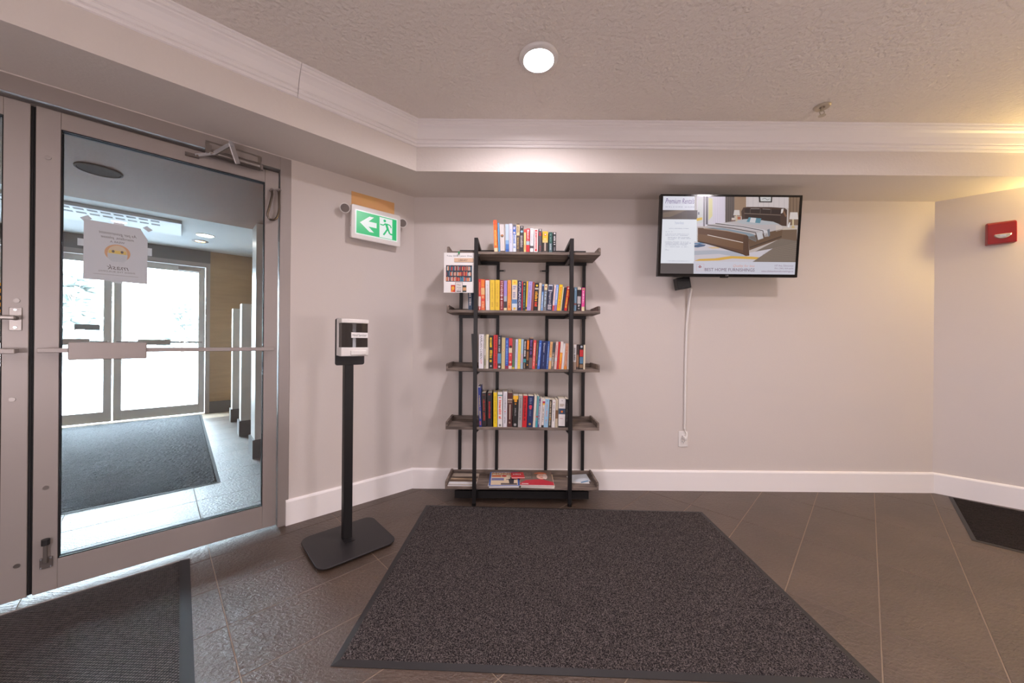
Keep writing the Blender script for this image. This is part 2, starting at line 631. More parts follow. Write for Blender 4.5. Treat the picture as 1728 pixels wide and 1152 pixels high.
tag(B().box(-3.25, -3.13, YB, LW(3.25, 0)[1] + 0.05, -0.05, ZC + 0.1).build('wall_far_left', M_wall), 'pale wall on the far left of the lobby', kind='structure')
tag(B().box(-3.25, xr + 0.1, YB - 0.1, YB, -0.05, ZC + 0.1).build('wall_front', M_wall), 'pale wall facing the bookshelf across the lobby', kind='structure')

# baseboards with an eased top
def bb_prof(t=0.015, h=0.15):
    return [(0, 0), (t, 0), (t, h - 0.012), (t - 0.004, h - 0.004), (t - 0.008, h), (0, h)]
def baseboard(name, pts_fn, label):
    """pts_fn(offset) -> (start xy, end xy)"""
    pr = bb_prof()
    A = []; E = []
    for o_, z in pr:
        a, b = pts_fn(o_)
        A.append((a[0], a[1], z)); E.append((b[0], b[1], z))
    tag(B().loft(A, E).build(name, M_trim), label, kind='structure')
ml = math.tan(rad(43) / 2)
mr = math.tan(rad(42) / 2)
baseboard('baseboard_back', lambda o_: ((CX + o_ * ml, CY - o_), (RX - o_ * mr, RY - o_)), 'white baseboard along the back wall')
baseboard('baseboard_left', lambda o_: ((CX + o_ * ml, CY - o_), LW(0.812, o_)[:2]), 'white baseboard between the glass doors and the corner')
baseboard('baseboard_right', lambda o_: ((RX - o_ * mr, RY - o_), RW(2.95, o_)[:2]), 'white baseboard along the angled wall with the fire alarm')

# crown moulding
CR = [(0.0, 0.0), (0.0, -0.128), (0.010, -0.126), (0.014, -0.119), (0.012, -0.113), (0.020, -0.110), (0.026, -0.100), (0.022, -0.094),
      (0.030, -0.090), (0.033, -0.080), (0.040, -0.058), (0.054, -0.038), (0.066, -0.028), (0.068, -0.022), (0.076, -0.019),
      (0.082, -0.012), (0.080, -0.008), (0.088, -0.005), (0.092, 0.0)]
def crown(name, sa, sb, label):
    A = []; E = []
    for o_, z in CR:
        a, b = sa(o_), sb(o_)
        A.append((a[0], a[1], ZC - 0.0005 + z)); E.append((b[0], b[1], ZC - 0.0005 + z))
    tag(B().loft(A, E).build(name, M_trim), label, kind='structure')
mk = lambda o_: (KX + o_ * ml, KY - o_)
fk = lambda t: (lambda o_: (KX + t * UX + o_ * NX, KY + t * UY + o_ * NY))
crown('trim_1', mk, lambda o_: (bx + o_ * 1.11, KY - o_), 'white crown moulding on the bulkhead above the television')
crown('trim_2', mk, fk(0.6595), 'short white crown moulding length between the corner and the open seam')
crown('trim_3', fk(0.6615), fk(2.75), 'long white crown moulding length above the glass doors')

# ---------------------------------------------------------------- inner doors (frame, two leaves)
df = thing('door_frame', 'brushed aluminium frame around the inner double doors', 'door frame', LW(0, 0), RZL, kind='structure')
del df['category']
for a, b in ((0.797, 0.852), (2.613, 2.668)):
    j = B().box(a, b, -0.115, 0.004, 0, 2.166)
    j.build('jamb', M_alu, df, bevel=0.002)
B().box(0.852, 2.613, -0.115, 0.004, 2.092, 2.166).build('head', M_alu, df, bevel=0.002)
B().box(0.852, 2.613, -0.10, -0.05, 2.078, 2.092).build('stop', M_alud, df)


def leaf(root, s0, s1, n0=-0.052, n1=-0.008, z0=0.016, z1=2.072, sw=0.066, tr=0.072, br=0.128, m=None, bead=None):
    m = m or M_alu
    B().box(s0, s0 + sw, n0, n1, z0, z1).build('stile', m, root, bevel=0.0015)
    B().box(s1 - sw, s1, n0, n1, z0, z1).build('stile', m, root, bevel=0.0015)
    B().box(s0 + sw, s1 - sw, n0 + 0.001, n1 - 0.001, z1 - tr, z1).build('rail', m, root, bevel=0.0015)
    B().box(s0 + sw, s1 - sw, n0 + 0.001, n1 - 0.001, z0, z0 + br).build('rail', m, root, bevel=0.0015)
    nm = (n0 + n1) / 2
    B().box(s0 + sw - 0.004, s1 - sw + 0.004, nm - 0.003, nm + 0.003, z0 + br - 0.004, z1 - tr + 0.004).build('glass_pane', M_glass, root)
    g = B()
    for a, b, c, d in ((s0 + sw, s0 + sw + 0.0035, z0 + br, z1 - tr), (s1 - sw - 0.0035, s1 - sw, z0 + br, z1 - tr),
                       (s0 + sw + 0.0035, s1 - sw - 0.0035, z0 + br, z0 + br + 0.0035), (s0 + sw + 0.0035, s1 - sw - 0.0035, z1 - tr - 0.0035, z1 - tr)):
        g.box(a, b, n0 + 0.006, nm - 0.0035, c, d)
        g.box(a, b, nm + 0.0035, n1 - 0.004, c, d)
    g.build('glazing_bead', bead or M_black, root)


d1 = thing('door_1', 'aluminium framed glass door leaf with push panel and taped paper notice', 'door', LW(0, 0), RZL, kind='structure')
del d1['category']
leaf(d1, 0.858, 1.722)
B().box(0.884, 1.704, 0.045, 0.058, 1.036, 1.056).box(1.668, 1.700, -0.008, 0.046, 1.038, 1.054).box(0.888, 0.915, -0.008, 0.046, 1.038, 1.054)\
    .build('push_bar', M_alu, d1, bevel=0.002)
B().box(1.388, 1.622, 0.040, 0.066, 1.005, 1.081).build('push_panel', M_alu, d1, bevel=0.003)
# closer: backing plate, cylinder, folding arm
cl = B().box(0.945, 1.185, 0.004, 0.010, 2.050, 2.132).build('door_closer', M_steel, d1, bevel=0.001)
B().box(0.962, 1.168, 0.0101, 0.0125, 2.092, 2.122).build('plate_window', M_alu, cl)
B().cyl((0.955, 0.028, 2.066), (1.055, 0.028, 2.066), 0.017, 16).cyl((1.055, 0.028, 2.066), (1.165, 0.028, 2.066), 0.011, 14).build('cylinder', M_steel, cl, smooth=True)
B().box(1.160, 1.185, 0.010, 0.03, 2.06, 2.105).box(0.94, 0.952, 0.010, 0.035, 2.05, 2.075).build('bracket', M_steel, cl)
def flatbar(b, p, q, wd, th):
    p, q = Vector(p), Vector(q)
    d = (q - p).normalized()
    e = d.cross(Vector((0, 0, 1)));  e.normalize()
    g = d.cross(e).normalized()
    ring = lambda c: [c + e * th / 2 + g * wd / 2, c - e * th / 2 + g * wd / 2, c - e * th / 2 - g * wd / 2, c + e * th / 2 - g * wd / 2]
    b.loft(ring(p), ring(q))
arm = B()
flatbar(arm, (1.087, 0.090, 2.115), (1.150, 0.036, 2.064), 0.020, 0.008)
flatbar(arm, (1.150, 0.036, 2.064), (1.222, 0.004, 2.040), 0.014, 0.006)
flatbar(arm, (1.087, 0.092, 2.119), (1.055, 0.060, 2.034), 0.030, 0.006)
arm.cyl((1.087, 0.090, 2.106), (1.087, 0.090, 2.128), 0.009, 12)
arm.build('arm', M_chrome, cl)
B().box(1.208, 1.262, -0.008, 0.006, 2.030, 2.046).cyl((1.215, 0.006, 2.038), (1.215, 0.012, 2.038), 0.006).cyl((1.252, 0.006, 2.038), (1.252, 0.012, 2.038), 0.006)\
    .build('arm_shoe', M_alud, cl)
# armoured cable loop between leaf and frame
ctl = [(0.894, 0.006, 1.958), (0.894, 0.016, 1.925), (0.905, 0.022, 1.865), (0.915, 0.022, 1.812), (0.906, 0.022, 1.786), (0.886, 0.022, 1.786),
       (0.870, 0.022, 1.805), (0.860, 0.020, 1.850), (0.860, 0.016, 1.92), (0.858, 0.006, 1.968)]
pts = []
for i in range(len(ctl) - 1):
    p0, pA, pB, p3 = (Vector(ctl[max(i - 1, 0)]), Vector(ctl[i]), Vector(ctl[i + 1]), Vector(ctl[min(i + 2, len(ctl) - 1)]))
    for k in range(4):
        t = k / 4
        pts.append(0.5 * (2 * pA + (pB - p0) * t + (2 * p0 - 5 * pA + 4 * pB - p3) * t * t + (3 * pA - p0 - 3 * pB + p3) * t ** 3))
pts.append(Vector(ctl[-1]))
cb = B().tube(pts, 0.006, 8).build('cable_loop', mat('armoured_cable', (112, 104, 96), 0.25, 0.9), d1, smooth=True)
B().cyl((pts[0][0], -0.008, 1.958), (pts[0][0], 0.012, 1.958), 0.010, 12).cyl((pts[-1][0], -0.008, 1.968), (pts[-1][0], 0.012, 1.968), 0.010, 12).build('ferrule', M_alud, cb)
# kick-down holder and screws
kd = B().box(1.668, 1.702, -0.008, 0.002, 0.120, 0.165).build('door_holder', M_alud, d1, bevel=0.002)
B().box(1.679, 1.691, 0.002, 0.014, 0.145, 0.225).build('holder_arm', M_steel, kd, bevel=0.002)
B().cyl((1.685, 0.008, 0.222), (1.685, 0.008, 0.246), 0.012, 14).build('rubber_foot', M_rubber, kd)
for sx, sz in ((1.672, 0.161), (1.698, 0.161), (1.672, 0.125), (1.698, 0.125)):
    B().cyl((sx, 0.002, sz), (sx, 0.0045, sz), 0.003, 8).build('screw', M_chrome, kd)
for sx, sz in ((1.690, 1.865), (1.688, 0.460)):
    B().cyl((sx, -0.0085, sz), (sx, -0.005, sz), 0.009, 14).build('cover_cap', M_steel, d1)
B().box(1.7222, 1.7275, -0.045, -0.016, 0.02, 2.068).build('edge_seal', M_black, d1)

d2 = thing('door_2', 'aluminium framed glass door leaf with lever handle plate', 'door', LW(0, 0), RZL, kind='structure')
del d2['category']
leaf(d2, 1.736, 2.600)
B().box(1.7285, 1.7355, -0.046, -0.015, 0.02, 2.068).build('edge_seal', M_black, d2)
B().box(1.757, 2.57, 0.045, 0.058, 1.034, 1.054).box(1.760, 1.790, -0.008, 0.046, 1.036, 1.052).box(2.55, 2.57, -0.008, 0.046, 1.036, 1.052).build('push_bar', M_alu, d2, bevel=0.002)
B().box(1.86, 2.09, 0.040, 0.066, 1.003, 1.079).build('push_panel', M_alu, d2, bevel=0.003)
hp = B().box(1.752, 1.784, -0.008, -0.003, 1.128, 1.222).build('handle_plate', M_steel, d2, bevel=0.001)
B().cyl((1.768, -0.003, 1.178), (1.768, 0.040, 1.178), 0.009, 14).build('spindle', M_steel, hp)
B().box(1.760, 1.90, 0.033, 0.045, 1.170, 1.186).build('lever', M_steel, hp, bevel=0.004, seg=2)
for z in (1.212, 1.140):
    B().cyl((1.768, -0.003, z), (1.768, 0.001, z), 0.005, 10).build('screw', M_chrome, hp)
for sx, sz in ((1.766, 1.250), (1.775, 0.845), (1.760, 0.158)):
    B().cyl((sx, -0.0085, sz), (sx, -0.004, sz), 0.009, 14).build('cover_cap', M_steel, d2)
st = B().box(1.800, 1.90, -0.0268, -0.0262, 1.20, 1.32).build('caution_sticker', mat('sticker_yellow', (232, 176, 20), 0.5), d2)
dd = D()
for k in range(4):
    dd.rect(0.006, 0.012 + k * 0.028, 0.094, 0.024 + k * 0.028, (20, 18, 16), 1)
dd.build('sticker_print', M_print, st, (1.90, -0.0261, 1.20), (-1, 0, 0), (0, 0, 1))

# notice taped to the outer face of the glass, read from the vestibule (so mirrored from here)
NP = -0.0345
pn = thing('paper_notice', 'white mask notice taped to the outside of the glass door', 'notice', LW(1.494, NP, 1.363), RZL)
pb = B()
pb.prism([(-0.101, 0.0), (0.101, 0.003), (0.100, 0.272), (-0.078, 0.266), (-0.078, 0.262), (-0.101, 0.215)], -0.0006, 0.0, axis='y')
M_thin = see_through('thin_backlit_paper', (232, 231, 234), 0.16)
pb.build('sheet', M_thin, pn)
dd = D()                                    # u runs to the viewer's right = -s
GY = (120, 112, 112)
dd.text('As per government', 0.045, 0.214, 0.120, 0.018, GY, 1, mirror=True, shear=0.25, rot=-0.02)
dd.text('mandate, please', 0.052, 0.196, 0.104, 0.016, GY, 1, mirror=True, shear=0.25, rot=-0.02)
dd.text('WEAR A', 0.080, 0.181, 0.046, 0.009, GY, 1, mirror=True)
dd.disc(0.104, 0.135, 0.041, 0.040, (222, 170, 128), 1, 28)
dd.disc(0.104, 0.134, 0.031, 0.036, (226, 206, 178), 2, 28)
dd.rect(0.076, 0.131, 0.132, 0.146, (238, 206, 110), 3)
for k in (0.090, 0.118):
    dd.disc(k, 0.141, 0.0048, 0.0062, (110, 100, 96), 4, 14)
dd.poly([(0.072, 0.132), (0.136, 0.130), (0.134, 0.106), (0.122, 0.094), (0.086, 0.094), (0.073, 0.108)], (206, 208, 212), 4)
dd.text('mask', 0.070, 0.056, 0.070, 0.022, (120, 112, 112), 1, mirror=True, shear=0.3)
dd.text('INSIDE THE BUILDING', 0.046, 0.043, 0.114, 0.007, (150, 142, 142), 1, mirror=True)
dd.rect(0.03, 0.030, 0.172, 0.0315, (170, 164, 164), 1)
dd.build('notice_print', M_print, pn, (0.101, 0.0, 0.0), (-1, 0, 0), (0, 0, 1), 0.0001)
M_tape = see_through('white_tape', (248, 248, 250), 0.6)
for q in ([(0.112, 0.275), (0.088, 0.292), (0.075, 0.276), (0.100, 0.262)], [(0.010, 0.268), (-0.022, 0.268), (-0.022, 0.279), (0.010, 0.279)],
          [(-0.083, 0.272), (-0.098, 0.284), (-0.118, 0.268), (-0.104, 0.256)], [(0.118, 0.150), (0.100, 0.150), (0.100, 0.182), (0.118, 0.182)],
          [(-0.100, 0.140), (-0.116, 0.140), (-0.116, 0.178), (-0.100, 0.178)], [(0.016, -0.006), (-0.020, -0.006), (-0.020, 0.006), (0.016, 0.006)]):
    B().prism(q, -0.0012, -0.0008, axis='y').build('tape', M_tape, pn)

# ================================================================ vestibule beyond the glass
M_vwall = mat('vestibule_wall', (148, 122, 94), 0.6, var=(3, (168, 140, 108), 0.6, (1, 1, 8)))
M_fin = mat('white_laminate', (232, 228, 222), 0.3)
M_base = mat('dark_base_tile', (104, 100, 98), 0.35)
M_vceil = mat('vestibule_ceiling_paint', (204, 210, 214), 0.8, bump=(60, 0.4, 0.003))
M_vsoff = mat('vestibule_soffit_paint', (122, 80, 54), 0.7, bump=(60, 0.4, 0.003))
M_head = mat('dark_header_panel', (108, 104, 104), 0.55)
def vst(name, b, m, label, **k):
    return tag(b.build(name, m, loc=LW(0, 0), rz=RZL, **k), label, kind='structure')
vst('vestibule_wall_right', B().box(0.30, 0.42, -4.6, -0.12, -0.05, 2.6), M_vwall, 'brown side wall of the vestibule behind the white partitions')
vst('vestibule_wall_left', B().box(3.25, 3.35, -4.6, -0.12, -0.05, 2.6), M_vwall, 'brown side wall of the vestibule opposite the partitions')
vst('vestibule_wall_outer', B().box(0.42, 0.955, -4.6, -4.46, -0.05, 2.6).box(2.885, 3.25, -4.6, -4.46, -0.05, 2.6), M_vwall, 'brown wall beside the exterior doors')
vst('vestibule_header', B().box(0.955, 2.885, -4.6, -4.455, 2.21, 2.6), M_head, 'dark header panel above the exterior doors')
vst('vestibule_ceiling', B().box(0.42, 3.25, -4.6, -1.82, 2.39, 2.6), M_vceil, 'pale vestibule ceiling with a long slotted heater')
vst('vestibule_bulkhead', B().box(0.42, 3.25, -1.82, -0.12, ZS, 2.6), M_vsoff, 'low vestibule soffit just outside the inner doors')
for i, (d0, d1_, zt, s0, lab) in enumerate(((1.57, 1.82, ZS, 0.42, 'full-height white partition end nearest the inner doors'),
                                            (2.60, 2.76, 1.505, 0.42, 'half-height white partition in the middle of the vestibule wall'),
                                            (3.52, 3.68, 1.505, 0.42, 'half-height white partition nearest the exterior doors'))):
    pt = thing('partition', lab, 'partition', LW(0, 0), RZL, kind='structure')
    del pt['category']
    B().box(s0, 0.765, -d1_, -d0, 0.17, zt).build('panel', M_fin, pt)
    B().box(s0, 0.782, -d1_ - 0.012, -d0 + 0.012, 0.0, 0.17).build('base_tile', M_base, pt)
vst('baseboard_vestibule', B().box(0.42, 0.955, -4.46, -4.445, 0, 0.17), M_base, 'dark tile base beside the exterior doors')

# exterior doors
M_alul = mat('flare_pale_aluminium', (214, 210, 206), 0.45, 0.1)  # exterior leaves made lighter, daylight flare put into the metal's colour
ef = thing('exterior_door_frame', 'pale aluminium frame around the exterior doors', 'door frame', LW(0, 0), RZL, kind='structure')
del ef['category']
for a, b in ((0.955, 1.005), (2.835, 2.885)):
    B().box(a, b, -4.56, -4.45, 0, 2.21).build('jamb', M_alu, ef)
B().box(1.005, 2.835, -4.56, -4.45, 2.15, 2.21).build('head', M_alu, ef)
for nm, s0, s1, lab in (('door_3', 1.01, 1.913, 'right exterior glass door leaf with closer, facing the snow'), ('door_4', 1.927, 2.83, 'left exterior glass door leaf with small plaque, facing the snow')):
    d3 = thing(nm, lab.replace('right ', '').replace('left ', ''), 'door', LW(0, 0), RZL, kind='structure')
    del d3['category']
    leaf(d3, s0, s1, -4.53, -4.485, 0.014, 2.145, 0.07, 0.08, 0.13, m=M_alul, bead=M_alul)
    B().box(s0 + 0.03, s1 - 0.03, -4.45, -4.437, 1.04, 1.06).box(s0 + 0.03, s0 + 0.06, -4.485, -4.45, 1.04, 1.06).box(s1 - 0.06, s1 - 0.03, -4.485, -4.45, 1.04, 1.06).build('push_bar', M_alu, d3)
    c = s1 - 0.38 if nm == 'door_3' else s0 + 0.34
    B().box(c - 0.16, c + 0.16, -4.455, -4.425, 1.01, 1.085).build('push_panel', M_alu, d3)
    if nm == 'door_3':
        B().box(1.06, 1.30, -4.484, -4.44, 2.07, 2.12).build('door_closer', M_steel, d3)
    else:
        B().box(2.03, 2.24, -4.503, -4.498, 1.20, 1.27).build('plaque', mat('plaque_grey', (120, 124, 130), 0.5), d3)

# vestibule mat
def carpet(name, m, parent, x0, x1, y0, y1, z0, z1, step, rng, jit, fn=None, ramp=0.012):
    nx = max(2, int((x1 - x0) / step)); ny = max(2, int((y1 - y0) / step))
    vs = []
    for j in range(ny + 1):
        for i in range(nx + 1):
            x = x0 + (x1 - x0) * i / nx; y = y0 + (y1 - y0) * j / ny
            e = min(x - x0, x1 - x, y - y0, y1 - y)
            if e <= 1e-9:
                z = z0
            else:
                h = fn(x, y) if fn else rng.uniform(-jit, jit)
                z = z1 + h
                x += rng.uniform(-0.2, 0.2) * step; y += rng.uniform(-0.2, 0.2) * step
            vs.append((x, y, z))
    W_ = nx + 1
    fs = [(j * W_ + i, j * W_ + i + 1, (j + 1) * W_ + i + 1, (j + 1) * W_ + i) for j in range(ny) for i in range(nx)]
    me = bpy.data.meshes.new(name)
    me.from_pydata(vs, [], fs)
    me.materials.append(m)
    o = bpy.data.objects.new(name, me)
    COL.objects.link(o)
    o.parent = parent
    return o
rg = random.Random(5)
def border(parent, x0, x1, y0, y1, wd, z):
    b = B()
    o_, i_ = [(x0, y0), (x1, y0), (x1, y1), (x0, y1)], [(x0 + wd, y0 + wd), (x1 - wd, y0 + wd), (x1 - wd, y1 - wd), (x0 + wd, y1 - wd)]
    for k in range(4):
        a, c = o_[k], o_[(k + 1) % 4]; d, e = i_[(k + 1) % 4], i_[k]
        b.loft([(a[0], a[1], 0.0005), (e[0], e[1], 0.0005), (e[0], e[1], z), (a[0], a[1], 0.002)],
               [(c[0], c[1], 0.0005), (d[0], d[1], 0.0005), (d[0], d[1], z), (c[0], c[1], 0.002)])
    b.build('rubber_border', M_rubber, parent)
    B().box(x0 + wd, x1 - wd, y0 + wd, y1 - wd, 0.0005, 0.003).build('backing', M_rubber, parent)
M_char = carpet_mat('charcoal_pile', (30, 27, 28), (112, 103, 101), 260)
M_vmat = carpet_mat('vestibule_pile', (52, 53, 56), (108, 108, 110), 200)
vm = thing('vestibule_mat', 'large grey entrance mat on the vestibule floor between both door pairs', 'mat', LW(2.05, -2.7, 0), RZL)
border(vm, -1.01, 1.01, -1.68, 1.64, 0.02, 0.006)
carpet('carpet', M_vmat, vm, -0.99, 0.99, -1.66, 1.62, 0.004, 0.009, 0.012, rg, 0.002)

# slotted ceiling heater
ht = thing('ceiling_heater', 'long pale ceiling heater with two rows of dark slots above the vestibule mat', 'heater', LW(2.2, -3.2, 2.39), RZL)
B().box(-0.93, 0.93, -0.31, 0.31, -0.034, -0.0005).build('housing', mat('heater_enamel', (200, 206, 210), 0.45), ht, bevel=0.004)
slot = None
for row, y in enumerate((0.235, 0.085)):
    for k in range(18):
        x = -0.72 + k * 0.088
        if x > 0.85:
            continue
        if slot is None:
            s_ = B().box(-0.034, 0.034, -0.03, 0.03, -0.0352, -0.0335).build('slot', M_black, ht, (x, y, 0))
            slot = s_.data
        else:
            s_ = bpy.data.objects.new('slot', slot); COL.objects.link(s_); s_.parent = ht; s_.location = (x, y, 0)

# vestibule ceiling lamps
M_vl = mat('vestibule_lens', (255, 255, 255), 0.5, emit=(255, 250, 240), estr=30)
M_vl2 = mat('vestibule_amber_lens', (255, 220, 160), 0.5, emit=(255, 206, 140), estr=8)
v1 = thing('vestibule_downlight', 'lit white downlight in the vestibule ceiling beside the slotted heater', 'ceiling light', LW(1.054, -3.41, 2.39), RZL)
B().lathe([(0.095, -0.0005), (0.095, -0.006), (0.085, -0.008), (0.08, -0.004), (0.08, -0.0005)], seg=28).build('trim_ring', M_white, v1, smooth=True)
B().lathe([(0.079, -0.0006), (0.079, -0.003)], seg=28).build('lens', M_vl, v1)
v2 = thing('vestibule_spotlight', 'small amber eyeball spotlight behind the white vestibule downlight', 'ceiling light', LW(1.09, -3.80, 2.39), RZL)
B().lathe([(0.085, -0.0005), (0.085, -0.005), (0.06, -0.010), (0.055, -0.0005)], seg=24).build('trim_ring', M_alud, v2, smooth=True)
B().lathe([(0.05, -0.0006), (0.05, -0.006)], seg=24).build('lens', M_vl2, v2)
sp = thing('ceiling_speaker', 'dark round speaker grille in the vestibule soffit over the glass door', 'speaker', LW(1.66, -1.02, ZS), RZL)
B().lathe([(0.105, -0.0005), (0.105, -0.006), (0.095, -0.009), (0.092, -0.0005)], seg=28).build('rim', mat('speaker_rim', (48, 36, 32), 0.8, spec=0.1), sp, smooth=True)
B().lathe([(0.091, -0.0006), (0.091, -0.005)], seg=28).build('grille', mat('speaker_grille', (34, 26, 24), 0.9, spec=0.1), sp)

# outside: snow and frosted trees
M_snow = mat('snow', (240, 243, 248), 0.8, bump=(1.2, 0.6, 0.05))
snow = B().box(-30, 40, -70, -4.6, -0.25, -0.03)
tag(snow.build('snow_ground', M_snow, loc=LW(0, 0), rz=RZL), 'bright snow covered ground outside the exterior doors', kind='structure')
M_leaf = mat('frosted_foliage', (58, 66, 58), 0.9, var=(3, (104, 110, 108), 0.5))
M_bark = mat('bark', (112, 100, 92), 0.9)
for i, (s, d, h, lab) in enumerate(((4.0, 17.0, 3.3, 'broad frosted tree seen faintly through the exterior door glass'),
                                   (1.2, 22.0, 2.9, 'narrow frosted tree seen behind the exterior doors\' meeting stiles'),
                                   (5.9, 26.0, 4.2, 'tall frosted tree standing farthest out in the snow'))):
    tr = thing('frosted_tree', lab, 'tree', LW(s, -d, -0.03), RZL, group='trees outside in the snow')
    r2 = random.Random(i + 3)
    tb = B().cyl((0, 0, 0), (0, 0, h * 0.9), 0.09, 8, 0.02)
    fo = B()
    for k in range(70):
        z = r2.uniform(0.25, 1.0) * h
        rr = (1 - 0.75 * z / h) * h * 0.42
        a = r2.uniform(0, 2 * PI)
        q = (rr * math.cos(a) * r2.uniform(0.3, 1), rr * math.sin(a) * r2.uniform(0.3, 1), z)
        if k % 4 == 0:
            tb.cyl((0, 0, z * 0.8), q, 0.02, 5, 0.006)
        fo.blob(q, h * r2.uniform(0.03, 0.075), 1, 0.35, r2, (1.3, 1.3, 0.7))
    tb.build('trunk', M_bark, tr)
    fo.build('foliage', M_leaf, tr)

# ================================================================ floor mats in the lobby
main = thing('floor_mat', 'large charcoal entrance mat with black rubber edge in front of the bookshelf', 'mat', (0.322, 1.772, 0), rad(-1.9))
border(main, -0.905, 0.905, -0.605, 0.575, 0.024, 0.006)
carpet('carpet', M_char, main, -0.883, 0.883, -0.583, 0.553, 0.004, 0.0095, 0.0055, rg, 0.0016)
M_waf = weave_mat('waffle_pile', (20, 16, 16), (94, 86, 84), 0.0135)
lm = thing('floor_mat', 'ribbed waffle doormat with wide rubber edge against the glass doors', 'mat', LW(1.232, 0.062, 0), RZL)
B().loft([(0.0, 0.0, 0.0005), (0.036, 0.0, 0.0005), (0.036, 0.0, 0.008), (0.0, 0.0, 0.002)], [(0.0, 1.25, 0.0005), (0.036, 1.25, 0.0005), (0.036, 1.25, 0.008), (0.0, 1.25, 0.002)]).build('rubber_border', M_rubber, lm)
B().loft([(1.764, 0.0, 0.0005), (1.80, 0.0, 0.0005), (1.80, 0.0, 0.002), (1.764, 0.0, 0.008)], [(1.764, 1.25, 0.0005), (1.80, 1.25, 0.0005), (1.80, 1.25, 0.002), (1.764, 1.25, 0.008)])\
    .build('rubber_border', M_rubber, lm)
B().box(0.036, 1.764, 0.0, 1.25, 0.0005, 0.004).build('backing', M_rubber, lm)
B().box(0.0, 1.80, -0.006, 0.0, 0.0005, 0.007).build('metal_edge', M_alu, lm)
carpet('carpet', M_waf, lm, 0.037, 1.763, 0.001, 1.249, 0.005, 0.0085, 0.02, rg, 0.0005)
rm = thing('floor_mat', 'small black mat lying against the angled wall under the fire alarm', 'mat', (2.603, 2.005, 0), rad(-45))
border(rm, 0.0, 1.5, 0.0, 0.82, 0.018, 0.005)
carpet('carpet', carpet_mat('black_pile', (20, 17, 17), (58, 50, 48), 240), rm, 0.016, 1.484, 0.016, 0.804, 0.003, 0.008, 0.012, rg, 0.0016)

# ================================================================ ceiling lights of the lobby
def downlight(x, y, label):
    t = thing('recessed_downlight', label, 'ceiling light', (x, y, ZC), group='lobby downlights')
    B().lathe([(0.093, -0.0005), (0.093, -0.006), (0.088, -0.012), (0.076, -0.017), (0.071, -0.017), (0.069, -0.012), (0.068, -0.0005)], seg=40)\
        .build('trim_ring', M_white, t, smooth=True)
    B().lathe([(0.067, -0.0008), (0.067, -0.003)], seg=36).build('lens', M_lens, t)
downlight(0.115, 1.69, 'lit round downlight in the ceiling in front of the bookshelf')
downlight(2.0, 1.07, 'lit round downlight in the ceiling in front of the television')
downlight(-0.9, -0.7, 'added fill downlight in the ceiling behind the viewpoint, on the glass door side')  # added with the next three, out of view, to brighten ceiling and walls
downlight(0.4, -1.2, 'added fill downlight in the ceiling, unseen, over the middle of the lobby')
downlight(3.2, -0.9, 'added fill downlight in the ceiling, unseen, on the far right of the lobby')
downlight(-2.0, -1.8, 'added fill downlight in the ceiling, unseen, on the far left of the lobby')

# added globes, unseen behind the viewpoint, that fill ceiling and walls with light
M_fill = mat('opal_fill_globe', (250, 246, 240), 0.4)
_p = M_fill.node_tree.nodes['Principled BSDF']
_p.inputs['Emission Color'].default_value = (*LAMPC, 1)
_p.inputs['Emission Strength'].default_value = FILL
for gx, gy, lab in ((-0.85, -0.85, 'added opal fill globe, unseen behind the viewpoint on the door side'), (2.3, -0.45, 'added opal fill globe, unseen behind the viewpoint on the television side')):
    g = thing('fill_globe', lab, 'floor lamp', (gx, gy, 0.0))
    B().lathe([(0.0, 0.0), (0.13, 0.0), (0.13, 0.012), (0.03, 0.02), (0.0, 0.02)], seg=28).build('base', M_bmetal, g)
    B().cyl((0, 0, 0.018), (0, 0, 0.80), 0.011, 12).build('pole', M_bmetal, g)
    B().lathe([(0.0, 0.79), (0.045, 0.795), (0.05, 0.812), (0.0, 0.815)], seg=20).build('collar', M_steel, g)
    B().blob((0, 0, 0.955), 0.15, 3).build('globe', M_fill, g, smooth=True)

# sprinkler
sk = thing('sprinkler_head', 'small ceiling sprinkler with round cover plate above the television', 'sprinkler', (1.75, 2.02, ZC))
M_br = mat('sprinkler_metal', (196, 184, 164), 0.35, 0.3)
B().lathe([(0.040, -0.0005), (0.040, -0.004), (0.034, -0.010), (0.020, -0.011), (0.012, -0.006), (0.012, -0.0005)], seg=28).build('cover_plate', M_br, sk, smooth=True)
B().cyl((0, 0, -0.004), (0, 0, -0.026), 0.008, 12).build('body', M_br, sk, smooth=True)
for sx in (-1, 1):
    B().tube([(0.007 * sx, 0, -0.024), (0.014 * sx, 0, -0.032), (0.010 * sx, 0, -0.045), (0.001 * sx, 0, -0.052)], 0.0022, 6).build('frame_arm', M_br, sk)
B().lathe([(0.018, -0.052), (0.018, -0.0535), (0.003, -0.056)], seg=20).build('deflector', M_br, sk)

# fire alarm strobe on the angled wall
fa = thing('fire_alarm_strobe', 'red fire alarm strobe with clear lens on the angled wall', 'fire alarm', RW(0.292, 0.0, 1.80), RZR)
M_red = mat('alarm_red', (158, 18, 20), 0.3)
q = [(0.0005, 0.0), (0.0005, 0.150), (0.030, 0.152), (0.052, 0.138), (0.058, 0.060), (0.056, 0.0)]
B().prism(q, -0.061, 0.061, axis='x').build('housing', M_red, fa, bevel=0.004, seg=2)
ls = B()
prof = []
for k in range(9):
    a = PI + PI * k / 8
    prof.append((0.036 * math.cos(a), 0.060 + 0.030 * math.sin(a)))
ls.prism([(p[0], p[1]) for p in prof], 0.050, 0.074, axis='y')
ls.build('strobe_lens', mat('clear_strobe_lens', (214, 208, 196), 0.12, 0.3), fa, bevel=0.003)
B().box(-0.012, 0.012, 0.070, 0.0755, 0.042, 0.054).build('flash_tube', M_chrome, fa)
B().box(-0.052, -0.036, 0.0565, 0.0575, 0.046, 0.051).build('maker_mark', M_chrome, fa)

